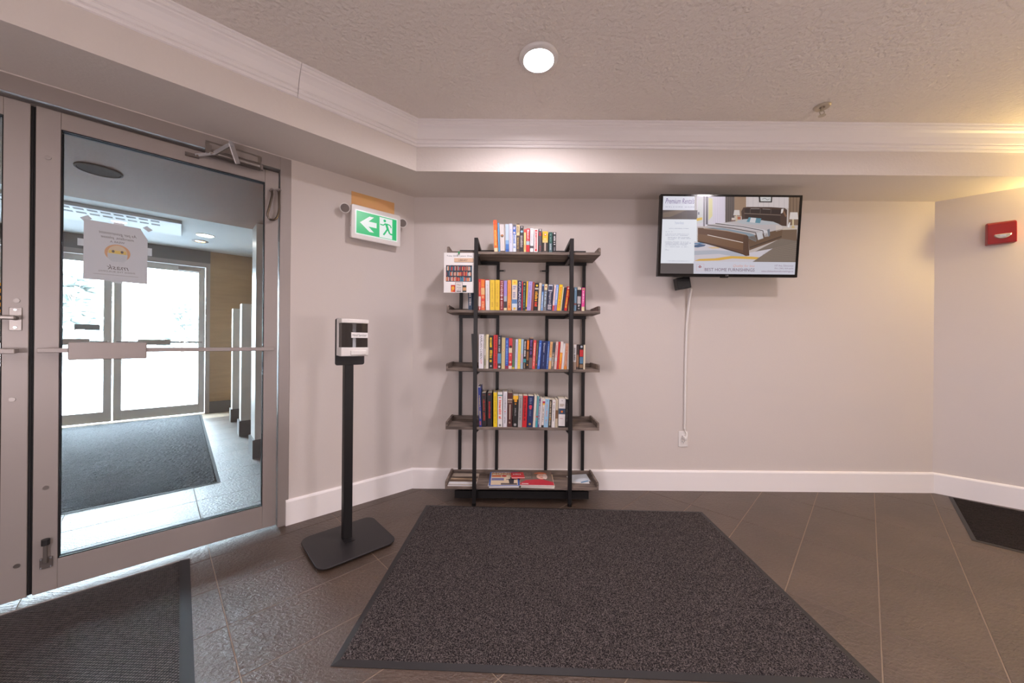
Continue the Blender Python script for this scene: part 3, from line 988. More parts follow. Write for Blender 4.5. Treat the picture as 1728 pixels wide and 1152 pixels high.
# wall sconce beyond the frame on the angled wall: warm glow
sc = thing('wall_sconce', 'half-round frosted wall sconce on the angled wall past the fire alarm', 'wall lamp', RW(0.76, 0.0, 1.82), RZR)
sh = B()
o_ = [(0.11 * math.cos(PI * k / 14), 0.012 + 0.10 * math.sin(PI * k / 14)) for k in range(15)]
i_ = [(0.105 * math.cos(PI * k / 14), 0.012 + 0.095 * math.sin(PI * k / 14)) for k in range(14, -1, -1)]
sh.prism(o_ + i_, 0.0, 0.16)
sh.build('shade', mat('sconce_shade', (238, 222, 190), 0.6, emit=(255, 222, 144), estr=80), sc)
B().box(-0.06, 0.06, 0.0005, 0.012, 0.02, 0.14).build('back_plate', M_white, sc)
B().blob((0, 0.055, 0.115), 0.030, 2).build('bulb', mat('warm_bulb', (255, 214, 150), 0.5, emit=(255, 222, 144), estr=640), sc, smooth=True)
B().cyl((0, 0.055, 0.03), (0, 0.055, 0.09), 0.016, 12).box(-0.01, 0.01, 0.012, 0.045, 0.035, 0.055).build('lamp_holder', M_white, sc)

# ================================================================ exit sign
ex = thing('exit_sign', 'lit green running-man exit sign with arrow and two emergency lamp heads', 'exit sign', LW(0.303, 0.0, 1.763), RZL)
B().box(-0.160, 0.160, 0.0005, 0.042, 0.012, 0.205).build('back_box', M_white, ex, bevel=0.006, seg=2)
fr = B()
fr.prism(rrect(-0.168, 0.168, 0.0, 0.220, 0.012, 4), 0.042, 0.060, axis='y')
fr.build('housing', M_white, ex, bevel=0.003)
M_exit = attr_mat('lit_exit_panel', 1.0, 0.3)
dd = D()
GR = (0, 196, 118); WH = (244, 250, 246)
PW, PH = 0.288, 0.160
dd.rect(0, 0, PW, PH, WH, 1)
dd.rect(0.007, 0.007, 0.160, PH - 0.007, GR, 2)
dd.rect(0.250, 0.007, PW - 0.007, PH - 0.007, GR, 2)
dd.rect(0.160, PH - 0.013, 0.250, PH - 0.007, GR, 2)
dd.rect(0.160, 0.007, 0.250, 0.010, GR, 2)
# arrow
dd.poly([(0.030, 0.080), (0.092, 0.132), (0.122, 0.132), (0.086, 0.098), (0.140, 0.098), (0.140, 0.064), (0.086, 0.064), (0.122, 0.030), (0.092, 0.030)], WH, 3)
# running man
dd.disc(0.196, 0.128, 0.0095, 0.0095, GR, 3, 16)
dd.poly([(0.196, 0.112), (0.214, 0.112), (0.226, 0.076), (0.211, 0.070)], GR, 3)
dd.line([(0.202, 0.110), (0.186, 0.096), (0.164, 0.098)], 0.008, GR, 3)
dd.line([(0.212, 0.109), (0.234, 0.105), (0.243, 0.088)], 0.008, GR, 3)
dd.line([(0.216, 0.074), (0.200, 0.048), (0.188, 0.030)], 0.011, GR, 3)
dd.line([(0.219, 0.076), (0.232, 0.046), (0.258, 0.042)], 0.011, GR, 3)
dd.build('lit_panel', M_exit, ex, (0.144, 0.0605, 0.030), (-1, 0, 0), (0, 0, 1), 0.0002)
for lx, lz, tilt in ((0.198, 0.182, 1), (-0.192, 0.176, -1)):
    lh = B().cyl((lx - 0.03 * tilt, 0.03, lz), (lx - 0.012 * tilt, 0.04, lz), 0.007, 10).build('lamp_arm', M_white, ex)
    B().cyl((lx, 0.034, lz + 0.006), (lx + 0.009, 0.058, lz - 0.002), 0.018, 18, 0.031).build('lamp_head', M_white, ex, smooth=True)
    B().cyl((lx + 0.009, 0.0578, lz - 0.002), (lx + 0.0096, 0.0595, lz - 0.0026), 0.026, 18).build('lamp_lens', mat('lamp_lens', (120, 110, 104), 0.55, 0.1), ex)
B().cyl((0.161, 0.028, 0.12), (0.163, 0.028, 0.12), 0.003, 8).build('test_light', mat('tiny_red', (230, 40, 40), 0.4), ex)
B().cyl((0.161, 0.028, 0.088), (0.163, 0.028, 0.088), 0.004, 8).build('test_button', M_blackp, ex)
tag(B().box(0.156, 0.452, 0.0003, 0.0012, 1.90, 2.086).build('wall_paint_patch', mat('unpainted_ochre', (222, 178, 112), 0.7, var=(9, (228, 170, 118), 0.6)), loc=LW(0, 0), rz=RZL),
    'ochre unpainted wall patch showing above the exit sign', 'paint patch')

# ================================================================ sanitizer stand
ss = thing('sanitizer_stand', 'black floor stand with white hand sanitizer dispenser by the glass doors', 'sanitizer stand', LW(0.601, 0.44, 0), RZL)
M_stand = mat('stand_black', (34, 31, 33), 0.5)
B().prism(rrect(-0.196, 0.196, -0.180, 0.190, 0.055, 7), 0.012, 0.020).build('base_plate', M_stand, ss, bevel=0.002)
for a in (-1, 1):
    for b in (-1, 1):
        B().cyl((a * 0.150, 0.005 + b * 0.140, 0.0005), (a * 0.150, 0.005 + b * 0.140, 0.012), 0.018, 14).build('foot', M_blackp, ss)
B().box(-0.023, 0.023, -0.042, -0.004, 0.020, 1.05).build('pole', M_bmetal, ss, bevel=0.002)
B().box(-0.023, 0.023, -0.004, 0.034, 0.020, 0.024).build('pole_foot', M_bmetal, ss)
B().prism(rrect(-0.078, 0.074, 0.965, 1.215, 0.012, 5), -0.004, 0.002, axis='y').build('back_plate', M_stand, ss, bevel=0.001)
dp = B().prism(rrect(-0.070, 0.070, 0.0021, 0.030, 0.004, 3), 1.018, 1.212).build('dispenser', M_white, ss, bevel=0.002)
def bow(x0, x1, y0, y1, k=0.014):
    pts = [(x0, y0), (x1, y0)]
    for i in range(9):
        t = i / 8
        x = x1 + (x0 - x1) * t
        pts.append((x, y1 - k * (2 * t - 1) ** 2))
    return pts
B().prism(bow(-0.070, 0.070, 0.030, 0.098), 1.188, 1.210).build('top_cap', M_white, dp, bevel=0.004, seg=2)
B().prism(bow(-0.066, 0.066, 0.030, 0.092), 1.062, 1.188).build('tank_window', mat('smoked_plastic', (46, 40, 37), 0.18), dp)
B().prism(bow(-0.070, 0.070, 0.030, 0.096), 1.016, 1.062).build('bottom_cover', M_white, dp, bevel=0.004, seg=2)
B().prism(bow(-0.052, 0.028, 0.080, 0.106, 0.006), 1.022, 1.046).build('push_lever', M_white, dp, bevel=0.003)
lb = B().box(-0.061, 0.024, 0.0925, 0.0935, 1.112, 1.140).build('name_label', M_paper, dp)
D().text('Hand Sanitizer', 0.006, 0.008, 0.073, 0.013, (40, 38, 38), 1).build('label_print', M_print, lb, (0.024, 0.0935, 1.112), (-1, 0, 0), (0, 0, 1))

# ================================================================ television, cord, outlet
tv = thing('television', 'flat television on the back wall showing a bedroom furniture advert', 'television', (1.4975, 2.478, 1.563))
tv.rotation_euler = (rad(4.3), 0, 0)
TVW, TVH = 0.486, 0.557
B().box(-TVW, TVW, 0.004, 0.032, 0.0, TVH).box(-0.34, 0.34, 0.032, 0.070, 0.04, 0.42).build('casing', M_blackp, tv, bevel=0.002)
bz = B().box(-TVW, -TVW + 0.017, 0.0, 0.0045, 0.0, TVH).box(TVW - 0.017, TVW, 0.0, 0.0045, 0.0, TVH)\
    .box(-TVW + 0.017, TVW - 0.017, 0.0, 0.0045, TVH - 0.013, TVH).box(-TVW + 0.017, TVW - 0.017, 0.0, 0.0045, 0.0, 0.020)
bz.build('bezel', mat('gloss_black_bezel', (10, 9, 10), 0.12), tv)
B().box(-0.10, 0.10, 0.0701, 0.150, 0.12, 0.34).build('wall_bracket', M_bmetal, tv)
B().box(-0.045, 0.005, -0.001, 0.014, -0.006, 0.0).build('sensor_bar', M_blackp, tv)
D().text('LG', 0, 0, 0.018, 0.008, (210, 210, 210), 1).build('maker_mark', M_print, tv, (-0.012, -0.0002, 0.006), (1, 0, 0), (0, 0, 1))
scr = B().box(-TVW + 0.0165, TVW - 0.0165, 0.0028, 0.0042, 0.0195, TVH - 0.0125).build('screen', M_blackp, tv)
def tvmap(x, y):
    t = (y - 128) / (945 - 128)
    xl = 178 - 26 * t
    wd = 1419 - 23 * t
    return (min(max((x - xl) / wd, 0.0), 1.0) * (2 * TVW - 0.034), (1 - min(max(t, 0.0), 1.0)) * (TVH - 0.033))
p = D()
P_, R_ = p.poly, p.rect
WHT = (228, 226, 236)
# side column
R_(140, 120, 540, 950, (224, 224, 236), 1)
R_(140, 272, 535, 368, (92, 82, 80), 2)
P_([(178, 300), (330, 272), (420, 272), (250, 345), (178, 350)], (120, 104, 92), 3)
R_(430, 272, 535, 368, (84, 76, 78), 3)
R_(140, 368, 530, 835, (232, 234, 242), 2)
R_(140, 835, 510, 950, (88, 80, 80), 3)
rt = random.Random(8)
# room photograph
R_(505, 120, 1610, 815, (190, 176, 172), 1)
R_(528, 120, 700, 440, (212, 204, 214), 2)            # window
P_([(540, 150), (590, 140), (590, 400), (528, 412)], (206, 204, 206), 3)
P_([(650, 140), (690, 150), (690, 330), (650, 380)], (216, 204, 150), 3)
P_([(528, 355), (585, 345), (585, 372), (528, 385)], (222, 184, 78), 4)
R_(596, 120, 612, 440, (120, 112, 122), 5); R_(622, 120, 645, 420, (104, 98, 108), 5)
P_([(540, 290), (556, 290), (556, 318), (540, 318)], (120, 118, 132), 4)
R_(700, 120, 825, 412, (218, 208, 222), 2)            # sheer curtain
for k in range(7):
    R_(706 + k * 17, 125, 711 + k * 17, 405, (196, 184, 202), 3)
R_(823, 120, 920, 400, (92, 80, 76), 2)               # dark drape
for k in range(4):
    R_(832 + k * 22, 125, 840 + k * 22, 398, (74, 64, 62), 3)
R_(918, 120, 1040, 330, (150, 122, 100), 2)           # panelled wall
R_(1038, 120, 1485, 240, (206, 194, 194), 2)
for k in range(8):
    R_(1056 + k * 54, 125, 1060 + k * 54, 235, (186, 174, 176), 3)
P_([(1170, 120), (1312, 120), (1308, 184), (1174, 184)], (52, 46, 46), 4)
P_([(1186, 120), (1298, 120), (1295, 172), (1190, 172)], (206, 204, 204), 5)
p.line([(1205, 150), (1235, 140), (1260, 158), (1284, 145)], 5, (110, 108, 108), 6)
R_(1480, 120, 1610, 420, (128, 104, 86), 2)
for k in range(3):
    R_(1492 + k * 34, 125, 1500 + k * 34, 300, (100, 80, 66), 3)
# headboard
P_([(990, 280), (1010, 240), (1050, 232), (1300, 232), (1440, 240), (1465, 260), (1462, 430), (1000, 400)], (70, 50, 42), 4)
P_([(1025, 250), (1100, 245), (1395, 258), (1410, 306), (1030, 296)], (48, 36, 34), 5)
P_([(1030, 306), (1395, 318), (1395, 400), (1030, 372)], (54, 40, 36), 5)
for x in (1085, 1190, 1300):
    p.line([(x, 246), (x - 4, 300)], 5, (96, 82, 78), 6)
p.line([(1020, 300), (1400, 316)], 4, (150, 134, 124), 6)
p.line([(1088, 250), (1180, 250)], 6, (150, 140, 138), 6); p.line([(1210, 252), (1290, 256)], 6, (140, 130, 128), 6)
p.line([(1415, 250), (1455, 330)], 18, (124, 90, 68), 6)
P_([(1405, 252), (1430, 246), (1420, 290), (1400, 300)], (214, 206, 204), 7)
# lamps
P_([(918, 266), (970, 266), (976, 320), (908, 320)], (206, 196, 192), 6)
R_(934, 320, 946, 385, (198, 178, 140), 6)
P_([(1498, 284), (1575, 284), (1582, 358), (1488, 358)], (212, 200, 196), 6)
R_(1520, 358, 1536, 445, (204, 184, 150), 6)
R_(1512, 430, 1545, 450, (196, 170, 120), 7)
R_(950, 335, 985, 365, (170, 100, 72), 5); R_(882, 370, 930, 390, (120, 90, 80), 6); R_(890, 348, 920, 372, (206, 190, 180), 6)
P_([(1470, 440), (1490, 388), (1500, 392), (1488, 444)], (222, 218, 220), 6)
# night stand, floor, rug
P_([(1400, 470), (1570, 448), (1572, 585), (1400, 560)], (112, 90, 74), 4)
P_([(1400, 470), (1440, 446), (1575, 448), (1575, 464)], (196, 180, 168), 5)
P_([(1050, 750), (1400, 560), (1575, 585), (1575, 815), (1040, 815)], (120, 106, 96), 3)
for k in range(9):
    p.line([(1240 - k * 8, 690 + k * 14), (1570, 610 + k * 22)], 4, (138, 122, 110), 4)
P_([(505, 600), (760, 640), (1050, 720), (1318, 668), (1110, 812), (505, 812)], (204, 196, 204), 4)
P_([(505, 700), (700, 690), (900, 700), (1040, 750), (1000, 770), (760, 730), (505, 745)], (176, 178, 190), 5)
P_([(505, 640), (560, 626), (625, 634), (610, 650), (540, 664), (505, 662)], (74, 96, 130), 5)
P_([(505, 618), (600, 606), (640, 620), (505, 632)], (96, 132, 166), 5)
P_([(640, 660), (780, 655), (760, 672), (690, 674)], (216, 184, 140), 5)
P_([(505, 806), (560, 786), (720, 778), (880, 752), (1100, 756), (1180, 762), (1150, 786), (900, 778), (760, 800), (600, 806)], (216, 170, 78), 6)
# bed
P_([(640, 424), (800, 400), (1000, 372), (1210, 370), (1380, 410), (1420, 430), (1418, 470), (1300, 500), (1180, 540), (1070, 560), (620, 450)], (186, 176, 178), 6)
P_([(940, 390), (1010, 362), (1060, 358), (1200, 372), (1320, 384), (1385, 410), (1180, 420), (1000, 410)], (176, 178, 184), 7)
P_([(1044, 388), (1068, 340), (1198, 352), (1186, 402)], (92, 138, 156), 8)
P_([(1076, 392), (1090, 344), (1145, 348), (1134, 398)], (206, 204, 208), 9)
P_([(1350, 420), (1418, 430), (1414, 470), (1350, 490)], (200, 186, 180), 7)
P_([(720, 408), (800, 400), (1230, 470), (1270, 490), (1280, 540), (1230, 548), (1205, 488)], (206, 200, 204), 7)
p.line([(722, 408), (1000, 440), (1215, 480), (1228, 545)], 8, (70, 58, 58), 8)
p.line([(640, 424), (900, 458), (1140, 500), (1158, 575)], 8, (70, 58, 58), 8)
P_([(1148, 505), (1205, 490), (1222, 560), (1165, 580)], (196, 192, 196), 8)
P_([(1260, 470), (1285, 460), (1290, 530), (1275, 545)], (110, 116, 126), 8)
P_([(620, 450), (800, 455), (1070, 505), (1120, 520), (1150, 560), (1148, 600), (1060, 560), (1020, 520)], (132, 146, 158), 7)
P_([(1065, 545), (1418, 460), (1410, 560), (1075, 690)], (104, 80, 62), 7)
p.line([(1080, 660), (1410, 540)], 14, (78, 60, 50), 8)
P_([(540, 455), (700, 462), (1035, 520), (1065, 540), (1068, 750), (540, 600)], (96, 66, 48), 9)
P_([(540, 520), (640, 530), (1015, 606), (1015, 690), (540, 590)], (114, 82, 58), 10)
p.line([(640, 530), (1010, 608)], 7, (222, 208, 200), 11)
p.line([(600, 462), (840, 486), (1040, 526)], 6, (178, 150, 132), 11)
P_([(1015, 525), (1065, 540), (1076, 745), (1040, 752), (1010, 735)], (84, 58, 44), 11)
p.line([(540, 600), (720, 640), (1010, 730)], 10, (58, 42, 36), 11)
# advert strip
R_(498, 812, 1610, 950, (206, 204, 216), 12)
p.line([(530, 842), (606, 838)], 3, (206, 170, 178), 13); p.line([(530, 842), (530, 912)], 3, (206, 170, 178), 13)
p.line([(606, 838), (606, 912)], 3, (206, 170, 178), 13); p.line([(530, 912), (606, 912)], 3, (206, 170, 178), 13)
p.line([(548, 876), (564, 856), (582, 876)], 6, (150, 58, 66), 14); R_(558, 868, 570, 882, (150, 58, 66), 14)
p.build('screen_picture', M_screen, scr, (-TVW + 0.017, 0.0028, 0.020), (1, 0, 0), (0, 0, 1), 0.00006, fn=tvmap)
q = D()
def T(body, x0, y0, x1, y1, col, **k):
    a = tvmap(x0, y1); b = tvmap(x1, y0)
    D().text(body, a[0], a[1], b[0] - a[0], b[1] - a[1], col, 16, **k).build('screen_lettering', M_screen, scr, (-TVW + 0.017, 0.0028, 0.020), (1, 0, 0), (0, 0, 1), 0.00006)
T('Premium Rentals', 200, 150, 505, 205, (118, 92, 150), shear=0.35)
T('WELCOME HOME', 200, 233, 505, 246, (150, 150, 176), spacing=1.5)
T('Premium Rentals', 300, 392, 395, 420, (180, 186, 210), shear=0.35)
for y, x0, x1 in ((462, 240, 448), (498, 205, 285), (522, 205, 450), (536, 205, 440), (556, 230, 322), (566, 230, 322), (556, 335, 455), (568, 335, 468), (580, 230, 300),
                  (604, 202, 445), (616, 202, 472), (626, 202, 450), (638, 202, 430), (657, 205, 442), (682, 202, 222), (692, 202, 244), (807, 215, 456)):
    a = tvmap(x0, y + 5); b = tvmap(x1, y)
    q.marks(a[0], a[1], b[0] - a[0], b[1] - a[1], (150, 152, 178), rt, 16, n=int((x1 - x0) / 7))
T('BEST HOME FURNISHINGS', 614, 882, 1132, 916, (112, 84, 106))
T('Quality for less', 908, 842, 1132, 876, (214, 156, 146), shear=0.3)
T('107 Ave. Edmonton', 1340, 840, 1534, 860, (150, 124, 150))
T('PH: (780) 409-6600', 1340, 872, 1534, 893, (150, 124, 150))
T('www.thebesthomefurnishings.ca', 1200, 902, 1532, 924, (140, 100, 130))
q.build('letter_text', M_screen, scr, (-TVW + 0.017, 0.0028, 0.020), (1, 0, 0), (0, 0, 1), 0.00006)

ad = thing('media_box', 'small black media box hanging behind the lower edge of the television', 'media box', (1.245, 2.59, 1.492))
ad.rotation_euler = (0, rad(-10), rad(0))
B().box(-0.050, 0.046, -0.03, 0.03, 0.0, 0.085).build('case', M_blackp, ad, bevel=0.004, seg=2)
B().box(-0.02, 0.02, 0.03, 0.0655, 0.04, 0.07).build('hook', M_blackp, ad)
cd = thing('power_cord', 'white power cord cover running down from the television to the outlet', 'cord', (1.285, 2.655, 0.44))
B().tube([(0.030, -0.040, 1.06), (0.026, -0.020, 0.98), (0.016, -0.006, 0.80), (0.010, -0.004, 0.5), (0.008, -0.004, 0.02)], 0.0085, 10).build('cord_cover', M_white, cd, smooth=True)
B().tube([(0.008, -0.004, 0.03), (0.010, -0.006, 0.005), (0.020, -0.012, -0.010), (0.018, -0.022, -0.028), (0.006, -0.026, -0.040)], 0.0045, 8).build('plug_lead', M_white, cd, smooth=True)
B().box(-0.008, 0.016, -0.034, -0.0035, -0.056, -0.034).build('plug', M_white, cd, bevel=0.003)
ot = thing('wall_outlet', 'white duplex wall outlet below the television cord', 'outlet', (1.285, 2.66, 0.325))
B().box(-0.035, 0.035, -0.006, -0.0003, 0.0, 0.115).build('cover_plate', M_white, ot, bevel=0.002)
for z in (0.038, 0.077):
    rc = B().prism(rrect(-0.016, 0.016, z - 0.014, z + 0.014, 0.007, 4), -0.0075, -0.0061, axis='y').build('receptacle', M_white, ot)
    for x in (-0.007, 0.007):
        B().box(x - 0.0012, x + 0.0012, -0.0078, -0.0074, z - 0.002, z + 0.008).build('slot', M_blackp, rc)
    B().cyl((0, -0.0078, z - 0.007), (0, -0.0074, z - 0.007), 0.0025, 8).build('slot', M_blackp, rc)

# ================================================================ bookshelf
BXC, YF, YBK = 0.075, 2.395, 2.640
bk = thing('bookshelf', 'five-tier open bookshelf of weathered boards on a black metal frame', 'bookshelf', (BXC, 2.52, 0))
ZT = [1.705, 1.310, 0.915, 0.522, 0.120]
y0, y1 = YF - 2.52, YBK - 2.52
for z in ZT:
    sb = B().box(-0.518, 0.518, y0, y1, z - 0.018, z).build('shelf_board', M_wood, bk, bevel=0.001)
    B().box(-0.504, 0.504, y1 - 0.012, y1, z, z + 0.028).build('back_lip', M_wood, sb, bevel=0.001)
    for s in (-1, 1):
        a, b = (0.504, 0.518) if s > 0 else (-0.518, -0.504)
        B().prism([(y0, z), (y1, z), (y1, z + 0.034), (y0 + 0.012, z + 0.034), (y0, z + 0.026)], a, b, axis='x').build('end_lip', M_wood, sb, bevel=0.001)
FPX = (-0.320, 0.320)
for s, fx in zip((-1, 1), FPX):
    yq = y0 - 0.0255
    B().box(fx - 0.0125, fx + 0.0125, yq, y0 - 0.0005, 0.018, 1.790).build('front_post', M_bmetal, bk, bevel=0.001)
    B().cyl((fx, yq + 0.0125, 0.0), (fx, yq + 0.0125, 0.018), 0.014, 14).build('levelling_foot', M_blackp, bk)
    for rx in (fx - 0.137, fx + 0.137):
        B().box(rx - 0.011, rx + 0.011, y1 - 0.0235, y1 - 0.0125 + 0.011, 0.0, ZT[4] - 0.0185).build('rear_foot', M_bmetal, bk)
        B().box(rx - 0.011, rx + 0.011, y1 + 0.0003, y1 + 0.0165, 0.0, 1.752).build('rear_post', M_bmetal, bk)
    # top frame: bar back from the post head and rear rail above the shelf
    B().box(fx - 0.0125, fx + 0.0125, y0 - 0.0004, y1, 1.765, 1.790).build('top_bar', M_bmetal, bk) if False else None
    tb = B().loft([(fx - 0.0125, y0 - 0.0004, 1.768), (fx + 0.0125, y0 - 0.0004, 1.768), (fx + 0.0125, y0 - 0.0004, 1.790), (fx - 0.0125, y0 - 0.0004, 1.790)],
                  [(fx - 0.0125, y1, 1.752), (fx + 0.0125, y1, 1.752), (fx + 0.0125, y1, 1.776), (fx - 0.0125, y1, 1.776)])
    tb.build('top_bar', M_bmetal, bk)
    B().box(fx - 0.148, fx + 0.148, y1 + 0.0003, y1 + 0.0165, 1.7525, 1.776).build('rear_rail', M_bmetal, bk)
    for z in ZT:
        B().box(fx - 0.0125, fx + 0.0125, y0 + 0.0005, y1 - 0.0245, z - 0.0405, z - 0.0185).build('side_bar', M_bmetal, bk)
        B().box(fx - 0.148, fx + 0.148, y1 - 0.024, y1, z - 0.0405, z - 0.0185).build('cross_bar', M_bmetal, bk)
        B().prism([(fx - s * 0.0126, z - 0.0186), (fx - s * 0.030, z - 0.0186), (fx - s * 0.0126, z - 0.036)], y0 + 0.001, y0 + 0.004, axis='y').build('gusset', M_bmetal, bk)
    B().box(min(fx - s * 0.126, fx - s * 0.185), max(fx - s * 0.126, fx - s * 0.185), y1 - 0.012, y1 - 0.004, 1.618, 1.628).build('wall_strap', M_bmetal, bk)
    B().cyl((fx - s * 0.186, y1 - 0.016, 1.623), (fx - s * 0.186, y1, 1.623), 0.007, 10).build('strap_end', M_steel, bk)
B().box(-0.457, 0.457, y0 + 0.03, y0 + 0.05, 0.030, 0.0790).build('lower_brace', M_bmetal, bk)

# ---------------------------------------------------------------- books
BK, BN, RD, WT, CR_ = (26, 24, 26), (88, 52, 44), (196, 34, 36), (232, 228, 228), (226, 212, 172)
YL, NV, LB, OR, GY_ = (238, 200, 40), (34, 44, 84), (150, 182, 214), (232, 112, 44), (140, 136, 134)
LC, GN, PK, TL, GD = (178, 164, 214), (44, 78, 66), (222, 84, 156), (72, 140, 150), (212, 166, 70)
# (left, width, top, shift of the top, spine colour, description, [decor])
# decor: ('b',z0,z1,col) band, ('m',z0,z1,col,widthfrac) unreadable lettering, ('t',z0,z1,col,widthfrac,text), ('d',z,r,col) emblem
TOP = dict(x=-0.256, k=0.000463, v=553, z=ZT[0], name='top', rows=[
    (283, 54, 92, -20, OR, 'tall thick orange-red hardback leaning at the row\'s end', [('b', 0, .12, CR_), ('m', .18, .72, (240, 190, 90), .6), ('b', .86, 1, (236, 84, 30))]),
    (346, 20, 130, -18, (98, 164, 214), 'very thin sky-blue booklet', []),
    (372, 66, 155, -14, (214, 208, 206), 'wide silver-white book with a round emblem', [('d', .58, .34, (92, 82, 70)), ('d', .60, .2, (196, 122, 62)), ('b', 0, .03, BK)]),
    (448, 50, 150, -6, (186, 208, 226), 'ice-blue book fading to blue at its foot', [('b', 0, .28, (70, 124, 196)), ('b', .28, .42, (130, 172, 216)), ('b', .02, .1, (50, 96, 176))]),
    (504, 46, 145, -6, (206, 210, 232), 'pale lavender book with faint lettering', [('m', .3, .8, (178, 184, 214), .5)]),
    (556, 46, 155, -4, (214, 224, 240), 'white and royal-blue lettered book', [('b', .62, .92, (52, 98, 190)), ('b', .92, 1, (92, 92, 100)), ('m', .12, .6, (60, 104, 190), .7), ('m', .64, .9, WT, .7)]),
    (606, 46, 140, -2, (82, 64, 56), 'dark brown book with a cream title panel', [('b', .58, .96, (222, 200, 150)), ('m', .1, .5, (204, 170, 96), .45), ('m', .62, .94, (110, 86, 60), .6)]),
    (656, 52, 175, 0, (40, 34, 36), 'black book with an ice-blue flower emblem', [('d', .78, .34, (146, 194, 220)), ('m', .1, .62, (186, 176, 176), .7), ('d', .95, .2, (210, 204, 202))]),
    (712, 32, 220, 2, (232, 204, 132), 'slim butter-yellow paperback', [('b', .86, 1, (216, 60, 48)), ('m', .1, .3, (214, 120, 70), .6)]),
    (748, 50, 212, 2, (206, 42, 48), 'red paperback with a small sea picture', [('b', .30, .46, (170, 196, 206)), ('m', .48, .92, WT, .5), ('d', .92, .25, WT)]),
    (804, 50, 205, 2, (232, 228, 232), 'white paperback with a dark picture low down', [('b', .16, .26, (74, 68, 72)), ('m', .32, .8, (190, 170, 184), .3), ('d', .93, .1, RD)]),
    (862, 58, 215, 2, (240, 234, 230), 'white paperback with a red title strip', [('bx', .04, .96, (210, 36, 40), .22, .78), ('m', .12, .9, WT, .3)]),
    (928, 48, 215, 0, (74, 70, 74), 'charcoal paperback with red lettering', [('m', .62, .86, RD, .7), ('m', .06, .26, RD, .5), ('d', .95, .3, (196, 190, 188))]),
    (984, 84, 250, 0, (52, 44, 42), 'wide black and golden-yellow paperback', [('b', .52, 1, (238, 182, 40)), ('b', .46, .58, (216, 190, 120)), ('d', .84, .2, RD), ('d', .85, .12, WT), ('bx', .06, .46, (186, 172, 156), .36, .62), ('m', .6, .68, CR_, .5)]),
    (1078, 54, 260, 0, (36, 82, 74), 'dark green and slate paperback', [('b', 0, .45, (66, 92, 100)), ('m', .1, .42, (190, 204, 206), .4), ('m', .5, .9, (120, 160, 150), .4)]),
    (1140, 46, 260, 0, (32, 30, 34), 'black paperback with white title at the row\'s right end', [('m', .36, .86, WT, .55), ('d', .94, .3, WT), ('m', .06, .26, (150, 150, 154), .4)]),
])
